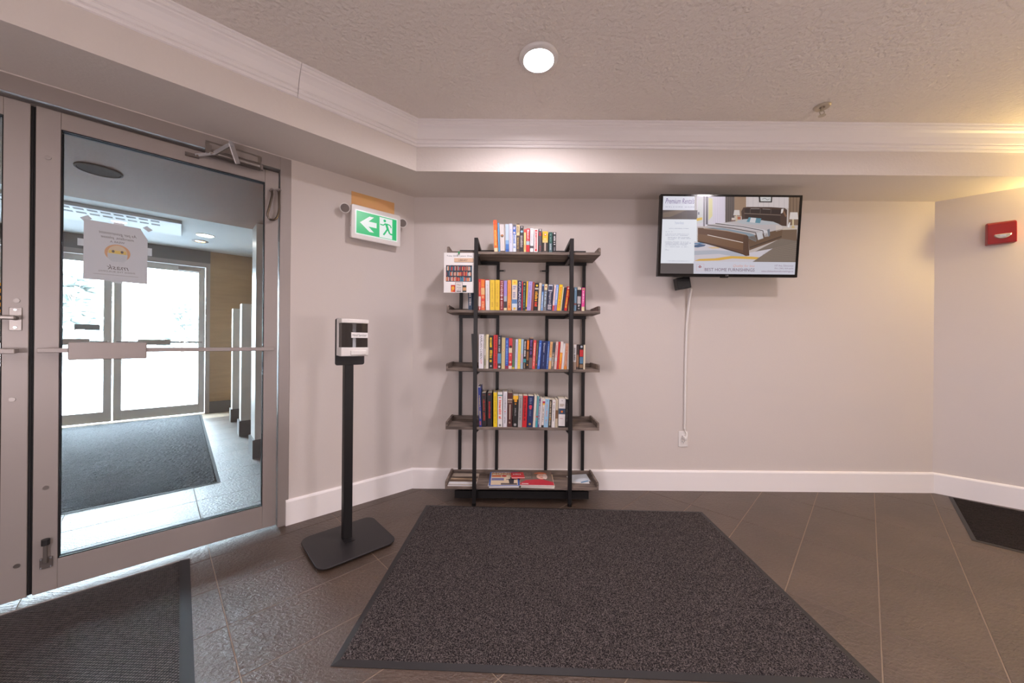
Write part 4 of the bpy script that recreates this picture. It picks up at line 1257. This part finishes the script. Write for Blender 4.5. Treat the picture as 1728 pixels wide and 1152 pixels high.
SECOND = dict(x=-0.336, k=0.000509, v=497, z=ZT[1], name='second', rows=[
    (72, 58, 195, -10, (34, 66, 96), 'steel-blue book half hidden under the library sign', [('m', .2, .9, WT, .5)]),
    (134, 42, 205, 0, (24, 44, 88), 'deep navy book beside the left front post', [('m', .3, .6, (90, 120, 180), .4)]),
    (214, 30, 85, -4, (216, 48, 52), 'narrow scarlet and white speckled paperback', [('b', .12, .44, (232, 214, 210)), ('m', .5, .9, (240, 150, 120), .5), ('m', .02, .1, WT, .5)]),
    (248, 52, 88, -8, (232, 112, 60), 'coral and orange mottled paperback', [('b', .5, .72, (232, 188, 130)), ('m', .06, .45, (240, 200, 160), .5), ('m', .76, .95, (240, 160, 50), .7), ('b', .3, .36, (222, 70, 60))]),
    (308, 54, 90, -8, (228, 222, 224), 'white book with crimson edges', [('b', .97, 1, RD), ('m', .3, .85, (206, 196, 200), .4)]),
    (366, 62, 95, -4, (236, 200, 62), 'bright yellow book, first of a matching pair', [('m', .1, .26, (196, 150, 40), .4), ('m', .36, .9, (212, 168, 50), .3)]),
    (431, 62, 95, -2, (232, 194, 54), 'bright yellow book, second of a matching pair', [('m', .1, .26, (196, 150, 40), .4), ('m', .36, .9, (212, 168, 50), .3)]),
    (497, 46, 102, -2, (140, 32, 42), 'dark red book with bold white lettering', [('t', .50, .98, WT, .62, 'STEVENS'), ('t', .36, .50, WT, .7, 'H'), ('m', .04, .36, (214, 180, 176), .4)]),
    (548, 42, 105, -2, (160, 140, 206), 'lilac book with a dark photo foot', [('b', .08, .30, (70, 60, 62)), ('b', .3, .48, (166, 176, 190)), ('b', 0, .08, CR_)]),
    (596, 48, 98, 0, (236, 152, 74), 'plain tangerine paperback', [('m', .4, .9, (220, 130, 60), .3), ('m', .08, .22, RD, .4)]),
    (654, 72, 95, 0, (218, 206, 196), 'wide cream paperback with yellow flowers', [('b', .84, 1, (232, 208, 90)), ('d', .92, .2, (232, 170, 40)), ('b', .22, .36, (92, 132, 180)), ('d', .06, .2, (238, 196, 40)), ('m', .40, .80, (150, 150, 176), .6), ('b', .1, .22, (206, 220, 230))]),
    (733, 48, 103, 2, (30, 44, 92), 'navy book with large white capitals', [('t', .08, .96, WT, .55, 'OUTLANDER')]),
    (783, 12, 112, 4, (206, 44, 58), 'sliver-thin red paperback', []),
    (797, 38, 118, 5, (36, 58, 54), 'bottle-green book with a gold publisher mark', [('d', .92, .3, GD), ('m', .1, .82, (110, 150, 130), .5)]),
    (836, 16, 108, 16, (238, 190, 40), 'thin golden-yellow pamphlet', [('b', .04, .12, BK)]),
    (853, 54, 112, 20, (174, 158, 216), 'lilac-blue paperback', [('m', .12, .9, (130, 110, 180), .3), ('d', .94, .1, (90, 70, 120))]),
    (908, 30, 118, 20, (150, 84, 78), 'reddish-brown narrow paperback', [('d', .94, .25, RD)]),
    (944, 54, 132, 16, (32, 28, 30), 'black book with red and yellow letters', [('m', .12, .30, (230, 70, 40), .7), ('m', .32, .68, (236, 170, 40), .7), ('d', .90, .26, YL), ('b', .76, .82, (190, 180, 170))]),
    (1000, 34, 132, 16, (218, 206, 186), 'bone-white paperback', [('m', .1, .9, (180, 166, 146), .3)]),
    (1040, 24, 150, 16, (124, 166, 214), 'thin cornflower-blue paperback', [('b', .72, .94, (50, 66, 110)), ('m', .1, .6, WT, .4)]),
    (1070, 42, 145, 16, (120, 122, 128), 'grey paperback with a cream portrait panel', [('b', .78, 1, (222, 206, 160)), ('d', .90, .25, (170, 70, 60)), ('m', .14, .7, (176, 206, 220), .5)]),
    (1116, 70, 150, 18, (38, 46, 76), 'wide dark-blue book with boxed white lettering', [('bx', .74, .98, (210, 212, 220), .1, .9), ('bx', .78, .94, (44, 54, 88), .16, .84), ('t', .26, .70, WT, .5, 'Inspired'), ('m', .02, .22, (214, 206, 206), .7)]),
    (1190, 24, 155, 26, (226, 206, 204), 'pinkish-white slim paperback', [('m', .4, .9, (206, 140, 140), .4), ('b', .0, .2, (214, 70, 60))]),
    (1215, 34, 155, 28, (132, 164, 222), 'powder-blue paperback with a lilac foot', [('b', 0, .22, (150, 110, 160)), ('m', .3, .9, WT, .4)]),
    (1252, 44, 150, 34, (238, 196, 34), 'lemon-yellow book with scarlet print', [('m', .06, .9, (214, 60, 40), .4)]),
    (1298, 14, 180, 34, (226, 212, 170), 'thin cream paperback beside the lemon-yellow one', []),
    (1314, 30, 190, 40, (40, 48, 66), 'plain blue-black book', []),
    (1346, 38, 178, 42, (200, 34, 40), 'red paperback with yellow capitals', [('m', .06, .84, (246, 206, 70), .55), ('d', .93, .3, (206, 196, 190))]),
    (1408, 18, 250, 12, (214, 200, 168), 'short cream booklet leaning by the right front post', []),
    (1474, 36, 185, 8, (104, 136, 158), 'blue-grey paperback right of the front post', [('d', .90, .15, WT), ('b', .25, .32, (120, 60, 50))]),
    (1518, 50, 185, 6, (40, 36, 40), 'black paperback with a white photograph', [('b', .30, .62, (176, 170, 170)), ('m', .06, .26, (210, 200, 200), .5), ('b', .9, 1, (206, 196, 180))]),
    (1578, 40, 188, 6, (218, 70, 146), 'hot-pink paperback at the row\'s right end', [('m', .34, .84, WT, .4), ('d', .93, .3, (150, 190, 60)), ('b', 0, .18, CR_)]),
])
MIDDLE = dict(x=-0.336, k=0.000509, v=527, z=ZT[2], name='middle', rows=[
    (132, 36, 66, -18, (24, 22, 24), 'tall black binder-like book behind the left front post', []),
    (222, 66, 70, 0, (232, 228, 232), 'wide white book with large black author capitals', [('t', .28, .96, (34, 32, 36), .5, 'HARLAN COBEN'), ('t', .14, .26, (196, 40, 48), .4, 'NOW')]),
    (294, 22, 85, -4, (176, 172, 150), 'narrow sage-grey paperback', [('b', .4, .6, (210, 206, 196)), ('b', .1, .3, (150, 150, 120))]),
    (318, 34, 72, -2, (226, 212, 168), 'tall straw-coloured hardback', [('b', 0, .25, (222, 214, 204))]),
    (356, 56, 90, 0, (30, 28, 28), 'black book with fat yellow letters', [('m', .18, .94, (244, 206, 30), .6), ('d', .08, .2, (200, 196, 196)), ('d', .44, .24, (190, 120, 40))]),
    (415, 54, 80, 0, (206, 30, 36), 'red hardback with black author capitals', [('t', .22, .96, (60, 12, 16), .55, 'PETER JAMES'), ('m', .06, .16, (120, 20, 24), .4)]),
    (471, 48, 85, 0, (42, 46, 58), 'slate-black book with a blue glow picture', [('b', .16, .46, (92, 146, 186)), ('m', .5, .94, (196, 200, 206), .4), ('d', .06, .3, (206, 210, 214))]),
    (522, 48, 115, 3, (206, 188, 138), 'khaki paperback with a small round crest', [('d', .60, .28, (190, 80, 50)), ('d', .60, .18, (240, 226, 200))]),
    (572, 42, 118, 4, (48, 84, 176), 'cobalt-blue paperback with a red foot', [('b', 0, .10, (150, 40, 70)), ('m', .16, .92, (130, 170, 230), .5)]),
    (616, 46, 120, 5, (206, 52, 58), 'red and cream paperback with black spots', [('b', .52, .68, (226, 206, 170)), ('d', .72, .4, BK), ('d', .44, .24, (240, 150, 130)), ('b', .0, .1, (230, 210, 200)), ('d', .22, .3, (236, 196, 170))]),
    (664, 32, 145, 8, (112, 100, 88), 'mossy brown paperback', [('b', .06, .32, (92, 126, 92)), ('b', 0, .06, (222, 196, 60))]),
    (700, 34, 135, 9, (206, 208, 234), 'pale lilac-white paperback', [('m', .2, .9, (160, 160, 200), .25)]),
    (736, 36, 130, 10, (242, 214, 92), 'soft yellow paperback', [('m', .1, .9, (206, 170, 60), .25)]),
    (774, 32, 130, 10, (164, 190, 212), 'misty-blue paperback with a mauve middle', [('b', .2, .5, (190, 170, 190))]),
    (808, 40, 135, 10, (30, 30, 32), 'black paperback with a teal stripe', [('b', .22, .34, (60, 150, 160)), ('m', .38, .94, WT, .5), ('m', .02, .2, (170, 150, 130), .5)]),
    (850, 30, 140, 10, (54, 38, 34), 'dark brown paperback with an orange flame', [('b', .66, .98, (232, 120, 30)), ('b', .3, .6, (150, 100, 60)), ('d', .14, .3, (230, 160, 50))]),
    (884, 46, 112, 14, (44, 34, 60), 'aubergine-purple tall paperback', [('m', .45, .92, (130, 90, 170), .6), ('b', .02, .36, (120, 100, 96)), ('b', .97, 1, (190, 150, 110))]),
    (930, 38, 145, 18, (226, 78, 76), 'coral-red paperback with white print', [('m', .1, .9, (246, 214, 200), .4)]),
    (970, 26, 148, 20, (86, 76, 60), 'olive-brown slim paperback', [('d', .16, .4, (206, 60, 60)), ('m', .3, .9, (140, 130, 96), .4)]),
    (998, 34, 148, 24, (60, 106, 198), 'vivid blue paperback left of the wide navy one', [('m', .1, .9, (190, 210, 240), .4)]),
    (1034, 78, 155, 18, (24, 40, 90), 'extra-wide navy hardback with a white swoosh', [('t', .58, .92, (220, 226, 240), .25, 'Deaver'), ('m', .1, .5, (120, 140, 190), .12)]),
    (1115, 28, 155, 22, (64, 98, 168), 'denim-blue paperback right of the wide navy one', [('m', .1, .9, (140, 170, 220), .5)]),
    (1146, 34, 165, 24, (222, 176, 120), 'sand-orange paperback', [('b', .3, .42, (190, 196, 200)), ('m', .5, .9, (190, 120, 60), .4)]),
    (1182, 34, 165, 24, (120, 112, 104), 'grey-brown patterned paperback', [('b', .62, .96, (66, 70, 76)), ('m', .1, .55, (206, 196, 180), .7)]),
    (1220, 32, 165, 26, (222, 190, 184), 'blush-pink paperback', [('b', .3, .42, (206, 214, 216)), ('m', .5, .9, (196, 120, 120), .4)]),
    (1256, 22, 165, 26, (204, 44, 44), 'crimson thin paperback between two pale ones', []),
    (1282, 36, 160, 28, (226, 214, 206), 'white paperback with an orange lower half', [('b', 0, .42, (238, 122, 44)), ('b', .42, .60, (240, 150, 60)), ('m', .2, .56, (250, 210, 60), .4)]),
    (1320, 28, 185, 24, (228, 226, 226), 'plain white paperback', []),
    (1350, 38, 185, 26, (232, 178, 146), 'peach paperback', [('m', .1, .9, (206, 110, 90), .4), ('b', 0, .12, (236, 150, 60))]),
    (1392, 30, 200, 20, (222, 216, 212), 'off-white paperback by the right front post', []),
    (1470, 42, 200, 4, (206, 202, 200), 'white paperback with black title right of the post', [('m', .36, .94, (60, 56, 56), .5), ('b', .0, .3, (150, 130, 116))]),
    (1516, 32, 205, 4, (66, 52, 48), 'umber-brown slim paperback', [('b', .1, .6, (150, 110, 80))]),
    (1556, 50, 200, 4, (32, 30, 34), 'black paperback with red and blue picture', [('b', .52, .80, (190, 40, 44)), ('b', .24, .50, (80, 120, 150)), ('d', .92, .3, (180, 190, 200)), ('b', .06, .2, (140, 110, 80))]),
    (1610, 22, 200, 3, (222, 208, 182), 'thin ivory paperback at the row\'s right end', []),
])
FOURTH = dict(x=-0.336, k=0.000463, v=648, z=ZT[3], name='fourth', rows=[
    (260, 38, 62, -24, (36, 58, 140), 'tall royal-blue softcover standing at the row\'s left end', [('m', .04, .14, (230, 110, 70), .6), ('m', .2, .78, (214, 190, 120), .45), ('b', .985, 1, WT)]),
    (300, 70, 150, -12, (34, 30, 32), 'black hardback with red lettering, left twin', [('m', .18, .80, (190, 56, 44), .4), ('m', .92, .97, (150, 50, 44), .5)]),
    (376, 74, 150, -6, (34, 30, 32), 'black hardback with red lettering, right twin', [('m', .24, .74, (200, 40, 40), .4), ('m', .92, .97, (150, 50, 44), .5)]),
    (466, 54, 148, -4, (240, 206, 30), 'glossy yellow hardback', [('m', .1, .9, (190, 156, 30), .3)]),
    (526, 72, 145, -2, (226, 222, 220), 'wide white hardback with orange-red script', [('m', .22, .86, (226, 84, 52), .55), ('d', .05, .25, (120, 120, 116)), ('b', .90, .93, (80, 140, 136))]),
    (604, 60, 135, 0, (222, 220, 226), 'white hardback with small red mark', [('m', .1, .94, (150, 146, 156), .35), ('d', .44, .14, RD)]),
    (666, 72, 150, 4, (86, 44, 40), 'maroon-brown hardback with cream title', [('bx', .22, .66, (206, 190, 170), .42, .62), ('b', .78, .82, (196, 180, 160)), ('b', .72, .74, (196, 180, 160)), ('d', .13, .2, (180, 150, 130))]),
    (742, 78, 190, 8, (28, 26, 26), 'black hardback with golden flames', [('b', .88, 1, (240, 186, 50)), ('d', .84, .3, (236, 160, 30)), ('d', .74, .14, (230, 150, 40)), ('t', .36, .60, (210, 206, 204), .26, 'HALO'), ('d', .08, .26, (170, 168, 168))]),
    (822, 60, 190, 10, (166, 162, 160), 'ash-grey hardback', [('m', .2, .92, (96, 92, 92), .3)]),
    (884, 66, 190, 14, (202, 34, 42), 'scarlet hardback with black title', [('m', .2, .94, (90, 14, 20), .4)]),
    (952, 84, 195, 18, (30, 46, 92), 'navy hardback with a pink-red bird mark', [('d', .66, .28, (222, 70, 90)), ('d', .60, .2, (222, 70, 90)), ('m', .74, .94, (110, 120, 150), .45), ('m', .32, .54, (110, 120, 150), .3), ('d', .10, .2, (196, 150, 70))]),
    (1038, 36, 190, 24, (222, 212, 200), 'ivory paperback', []),
    (1076, 30, 195, 26, (98, 164, 170), 'turquoise paperback with a red dot', [('d', .34, .4, (206, 50, 50)), ('b', .0, .2, (60, 160, 176))]),
    (1108, 24, 230, 20, (110, 96, 136), 'thin plum and white paperback', [('m', .1, .9, WT, .5)]),
    (1134, 26, 228, 22, (226, 222, 220), 'narrow plain white booklet', []),
    (1162, 36, 240, 22, (220, 212, 208), 'white paperback with a tiny coloured flag stripe', [('b', .86, .93, (190, 60, 90)), ('b', .80, .86, (230, 180, 60)), ('m', .2, .7, (120, 110, 110), .4), ('b', 0, .08, BK)]),
    (1200, 62, 235, 20, (152, 194, 222), 'baby-blue hardback', [('m', .14, .82, (206, 160, 150), .4), ('d', .93, .12, (90, 120, 160))]),
    (1266, 42, 245, 14, (70, 60, 54), 'dark speckled paperback', [('m', .06, .94, (206, 190, 160), .5), ('d', .3, .3, (206, 140, 40))]),
    (1312, 48, 250, 12, (228, 224, 222), 'white paperback with dark side title', [('m', .2, .84, (90, 84, 84), .3), ('d', .92, .12, RD)]),
    (1364, 38, 245, 10, (198, 184, 158), 'oatmeal paperback with a brown middle', [('b', .32, .62, (120, 86, 60))]),
    (1410, 100, 230, 8, (226, 222, 220), 'broad white book with a sunset picture', [('b', .46, .66, (58, 76, 100)), ('d', .55, .16, (226, 120, 40)), ('m', .72, .82, (176, 160, 140), .7), ('m', .28, .42, (196, 170, 170), .6), ('d', .93, .06, (80, 80, 90)), ('b', 0, .05, BK)]),
    (1516, 38, 235, 6, (34, 32, 34), 'black paperback by the right front post', [('m', .2, .9, (110, 104, 100), .4)]),
])

BOOKMATS = {}
def cover_mat(c):
    if c not in BOOKMATS:
        BOOKMATS[c] = mat('cover_%02x%02x%02x' % c, c, 0.42)
    return BOOKMATS[c]


def make_row(row, seed):
    rng = random.Random(seed)
    prev = None
    for (u, wd, top, sh, col, desc, deco) in row['rows']:
        k = row['k']
        W_ = wd * k * 0.97
        H_ = (row['v'] - top) * k
        x = row['x'] + u * k
        S_ = sh * k
        if prev:
            px, pw, phh, ps = prev
            hm = min(phh, H_)
            for h in (0.0, hm):
                need = px + pw + ps * h / phh + 0.0004 - (x + S_ * h / H_)
                if need > 0:
                    x += need
        prev = (x, W_, H_, S_)
        hard = H_ > 0.215
        dep = 0.155 if hard else rng.uniform(0.108, 0.125)
        ang = math.atan2(S_, H_)
        yy = YF + 0.003 + rng.uniform(0, 0.007)
        if x + W_ / 2 < -0.25:
            yy = YF + 0.03
        H2 = H_ / max(math.cos(ang), 0.9)
        zoff = W_ * abs(math.sin(ang)) if ang > 0 else 0.0
        bkx = thing('book', '%s on the %s shelf' % (desc, row['name']), 'book',
                    (x if ang >= 0 else x, yy, row['z'] + 0.0004 + zoff * 0), group='books on the %s shelf' % row['name'])
        # leaning book turns about the lower edge that it stands on
        bkx.rotation_euler = (0, ang, 0)
        if ang > 0:
            off = W_
            bkx.location.x = x + W_ - W_ * math.cos(ang)
            bkx.location.z = row['z'] + 0.0004 + W_ * math.sin(ang)
        t = min(0.0024 if hard else 0.0008, W_ * 0.2)
        e = 0.004 if hard else 0.0006
        c = B()
        c.box(0, t, 0.0, dep, 0, H2).box(W_ - t, W_, 0.0, dep, 0, H2)
        c.box(t, W_ - t, 0.0, t, 0, H2)
        c.build('cover', cover_mat(col), bkx)
        B().box(t, W_ - t, t, dep - e, e, H2 - e).build('pages', M_page, bkx)
        if deco:
            d = D()
            lv = 1
            for q in deco:
                if q[0] == 'b':
                    d.rect(0.0003, q[1] * H2, W_ - 0.0003, q[2] * H2, q[3], lv)
                elif q[0] == 'bx':
                    d.rect(q[4] * W_, q[1] * H2, q[5] * W_, q[2] * H2, q[3], lv)
                elif q[0] == 'd':
                    d.disc(W_ / 2, q[1] * H2, q[2] * W_, q[2] * W_, q[3], lv, 14)
                elif q[0] == 'm':
                    a0, a1 = q[1] * H2, q[2] * H2
                    hh = W_ * q[4]
                    d.marks(W_ / 2 - hh / 2, a1, a1 - a0, hh, q[3], rng, lv, rot=-PI / 2, n=max(3, int((a1 - a0) / max(hh * 0.55, 0.004))))
                elif q[0] == 't':
                    a0, a1 = q[1] * H2, q[2] * H2
                    hh = W_ * q[4]
                    d.text(q[5], W_ / 2 - hh / 2, a1, a1 - a0, hh, q[3], lv, rot=-PI / 2)
                lv += 1
            d.build('spine_print', M_print, bkx, (0, -0.0001, 0), (1, 0, 0), (0, 0, 1), 0.00006)


for i, r_ in enumerate((TOP, SECOND, MIDDLE, FOURTH)):
    make_row(r_, 40 + i)

# ---------------------------------------------------------------- reading matter on the bottom shelf
ZB = ZT[4] + 0.0005
def magazine(cx, cy, wd, ln, z, th, rz, label, deco=None, cover=(230, 228, 226), group=None, cat='magazine'):
    t = thing('magazine', label, cat, (cx, cy, z), rz, group)
    B().box(-wd / 2, wd / 2, -ln / 2, ln / 2, 0.0003, th - 0.0006).build('pages', M_paper, t)
    B().box(-wd / 2 - 0.0008, wd / 2 + 0.0008, -ln / 2 - 0.0008, ln / 2 + 0.0008, th - 0.0006, th).box(-wd / 2 - 0.0008, wd / 2 + 0.0008, -ln / 2 - 0.0008, ln / 2 + 0.0008, 0.0, 0.0003)\
        .build('cover', cover_mat(cover), t)
    if deco:
        deco.build('cover_print', M_print, t, (-wd / 2, -ln / 2, th), (1, 0, 0), (0, 1, 0), 0.00008)
    return t
rng = random.Random(2)
# centre-left pile, a money magazine on top
for k, (rz, c, l) in enumerate(((2, (222, 222, 226), 'bottom white magazine of the pile under the blue-edged cover'), (-3, (214, 206, 200), 'middle pale magazine of the pile under the blue-edged cover'))):
    magazine(-0.048 + k * 0.003, 2.499, 0.203, 0.235, ZB + k * 0.0062, 0.006, rad(rz), l, cover=c)
d = D()
d.rect(0, 0, 0.205, 0.245, (52, 96, 176), 1)
d.rect(0.010, 0.008, 0.195, 0.237, (226, 206, 176), 2)
d.text('MONEY', 0.016, 0.192, 0.170, 0.040, (170, 78, 24), 3)
d.rect(0.014, 0.150, 0.080, 0.178, (226, 110, 50), 3); d.disc(0.102, 0.166, 0.018, 0.018, (214, 60, 50), 3)
d.rect(0.014, 0.085, 0.100, 0.130, (120, 120, 160), 3)
d.rect(0.080, 0.012, 0.190, 0.040, (96, 84, 80), 3)
d.poly([(0.138, 0.030), (0.166, 0.030), (0.172, 0.105), (0.158, 0.122), (0.144, 0.120), (0.132, 0.100)], (44, 46, 56), 4)
d.disc(0.152, 0.132, 0.009, 0.011, (90, 70, 60), 4)
for s_ in (-1, 1):
    d.line([(0.152 + s_ * 0.012, 0.108), (0.152 + s_ * 0.036, 0.098)], 0.009, (44, 46, 56), 4)
magazine(-0.046, 2.499, 0.205, 0.245, ZB + 0.0125, 0.005, rad(1), 'blue-bordered finance magazine lying open-faced on the bottom shelf', d, (52, 96, 176))
# centre-right pile
for k in range(3):
    magazine(0.185 - k * 0.004, 2.498 + 0.001 * k, 0.225, 0.235, ZB + k * 0.0062, 0.006, rad((-3, 1, -2)[k]),
             ('lowest cream magazine in the pile beneath the red portrait cover', 'second cream magazine in the pile beneath the red portrait cover', 'third cream magazine in the pile beneath the red portrait cover')[k],
             cover=((226, 214, 190), (230, 220, 200), (214, 204, 186))[k])
d = D()
d.rect(0, 0, 0.225, 0.245, (122, 104, 92), 1)
d.poly([(0.0, 0.0), (0.225, 0.0), (0.225, 0.05), (0.15, 0.10), (0.04, 0.08), (0.0, 0.03)], (196, 40, 60), 2)
d.rect(0.010, 0.012, 0.055, 0.024, (232, 220, 214), 3)
d.disc(0.150, 0.150, 0.034, 0.052, (236, 190, 170), 3)
d.disc(0.146, 0.196, 0.046, 0.032, (206, 106, 60), 4, a0=0, a1=180)
d.disc(0.176, 0.150, 0.016, 0.050, (238, 214, 204), 4)
d.disc(0.150, 0.128, 0.010, 0.004, (190, 50, 60), 5)
d.disc(0.138, 0.158, 0.004, 0.003, (70, 50, 50), 5); d.disc(0.162, 0.158, 0.004, 0.003, (70, 50, 50), 5)
d.rect(0.0, 0.11, 0.09, 0.245, (104, 92, 86), 2)
for k in range(5):
    d.marks(0.012, 0.128 + k * 0.02, 0.066, 0.006, (190, 176, 160), rng, 3)
magazine(0.178, 2.497, 0.225, 0.245, ZB + 0.0188, 0.005, rad(-1), 'red portrait-cover magazine on top of the cream pile', d, (196, 40, 60))
rc = thing('red_card', 'small red leaflet bridging the two magazine piles', 'leaflet', (0.048, 2.535, ZB + 0.0240), rad(4))
B().box(-0.046, 0.046, -0.055, 0.055, 0.0002, 0.004).build('sheet', cover_mat((206, 30, 40)), rc)
d = D()
d.marks(0.016, 0.062, 0.06, 0.018, (244, 226, 226), rng, 1)
d.rect(0, 0, 0.092, 0.008, (240, 236, 234), 1)
d.build('leaflet_print', M_print, rc, (-0.046, -0.055, 0.004), (1, 0, 0), (0, 1, 0), 0.0001)
# left: landscape brochure; right: folded papers
d = D()
d.rect(0, 0, 0.190, 0.215, (206, 192, 176), 1)
d.rect(0, 0.02, 0.190, 0.06, (230, 230, 232), 2); d.rect(0, 0.06, 0.190, 0.10, (110, 88, 70), 2); d.rect(0, 0.10, 0.190, 0.125, (186, 160, 130), 3)
d.poly([(0, 0.13), (0.19, 0.115), (0.19, 0.16), (0, 0.15)], (92, 76, 62), 3)
d.rect(0, 0, 0.190, 0.004, (70, 130, 180), 3)
magazine(-0.330, 2.510, 0.190, 0.215, ZB, 0.006, rad(-1), 'beige landscape brochure lying at the left end of the bottom shelf', d, (206, 192, 176), cat='brochure')
fp = thing('folded_papers', 'loose folded white papers lying at the right end of the bottom shelf', 'papers', (0.490, 2.53, ZB), rad(8))
B().prism([(-0.070, -0.05), (0.045, -0.075), (0.072, 0.03), (0.02, 0.085), (-0.075, 0.07)], 0.0, 0.003).build('lower_sheet', M_paper, fp)
s_ = B()
s_.loft([(-0.072, -0.042, 0.0035), (0.062, -0.050, 0.006), (0.062, -0.050, 0.0066), (-0.072, -0.042, 0.0041)], [(-0.064, 0.080, 0.006), (0.070, 0.060, 0.016), (0.070, 0.060, 0.0166), (-0.064, 0.080, 0.0066)])
s_.build('upper_sheet', mat('blue_white_paper', (206, 214, 222), 0.7), fp)
B().prism([(-0.01, -0.068), (0.05, -0.045), (0.046, -0.035), (-0.012, -0.058)], 0.0066, 0.0072).build('blue_edge', mat('paper_blue', (70, 140, 186), 0.6), fp)

# ---------------------------------------------------------------- library sign pinned to the top shelf
lsn = thing('library_sign', 'white take-one-leave-one library poster pinned to the bookshelf top board', 'poster', (-0.3595, 2.3855, 1.424))
B().box(-0.1015, 0.1005, 0.0, 0.0012, 0.0, 0.268).build('sheet', M_paper, lsn)
d = D()
d.text('Take One, Leave One', 0.018, 0.240, 0.168, 0.012, (60, 62, 92), 1, spacing=1.05)
d.rect(0.068, 0.205, 0.198, 0.232, (222, 190, 160), 1)
d.rect(0.070, 0.2035, 0.198, 0.206, (110, 90, 76), 2); d.rect(0.1975, 0.205, 0.1992, 0.226, (110, 90, 76), 2)
d.text('LIBRARY', 0.098, 0.212, 0.060, 0.012, (96, 70, 60), 2)
d.rect(0.014, 0.074, 0.189, 0.184, (46, 62, 78), 1)
rng = random.Random(11)
PALS = [(70, 130, 160), (196, 60, 50), (226, 218, 206), (226, 130, 90), (150, 60, 66), (200, 196, 190), (90, 150, 170), (232, 150, 100)]
for r0 in range(4):
    zz = 0.078 + r0 * 0.0355
    xx = 0.016
    while xx < 0.182:
        if rng.random() < 0.82:
            ht_ = rng.uniform(0.022, 0.030) if r0 < 3 else 0.006
            d.rect(xx, zz, xx + 0.0048, min(zz + ht_, 0.183) if r0 < 3 else 0.183, rng.choice(PALS), 2)
        xx += 0.0062
    if r0 < 3:
        d.rect(0.014, zz + 0.031, 0.189, zz + 0.034, (34, 46, 60), 3)
d.rect(0.048, 0.004, 0.076, 0.052, (206, 60, 40), 1); d.disc(0.062, 0.030, 0.009, 0.014, (236, 180, 60), 2); d.rect(0.050, 0.006, 0.060, 0.016, (236, 140, 50), 2)
d.rect(0.126, 0.004, 0.152, 0.050, (40, 60, 56), 1); d.rect(0.128, 0.014, 0.151, 0.036, (214, 160, 110), 2)
d.rect(0.076, 0.002, 0.127, 0.070, (70, 62, 62), 1); d.rect(0.078, 0.003, 0.125, 0.068, (226, 218, 214), 2)
d.text('May', 0.087, 0.046, 0.027, 0.012, (50, 46, 50), 3)
for zz in (0.034, 0.024, 0.014):
    d.marks(0.086, zz, 0.032, 0.006, (150, 140, 140), rng, 3)
d.rect(0.085, 0.006, 0.117, 0.011, (60, 56, 58), 3)
d.rect(0.006, 0.08, 0.010, 0.17, (226, 190, 170), 1)
d.build('poster_print', M_print, lsn, (-0.1015, 0.0, 0.0), (1, 0, 0), (0, 0, 1), 0.00008)
B().cyl((0.0, -0.010, 0.266), (-0.001, 0.0, 0.258), 0.0042, 10).cyl((0.0, -0.014, 0.268), (0.0, -0.010, 0.266), 0.006, 12).build('push_pin', mat('green_pin', (20, 150, 84), 0.3), lsn)
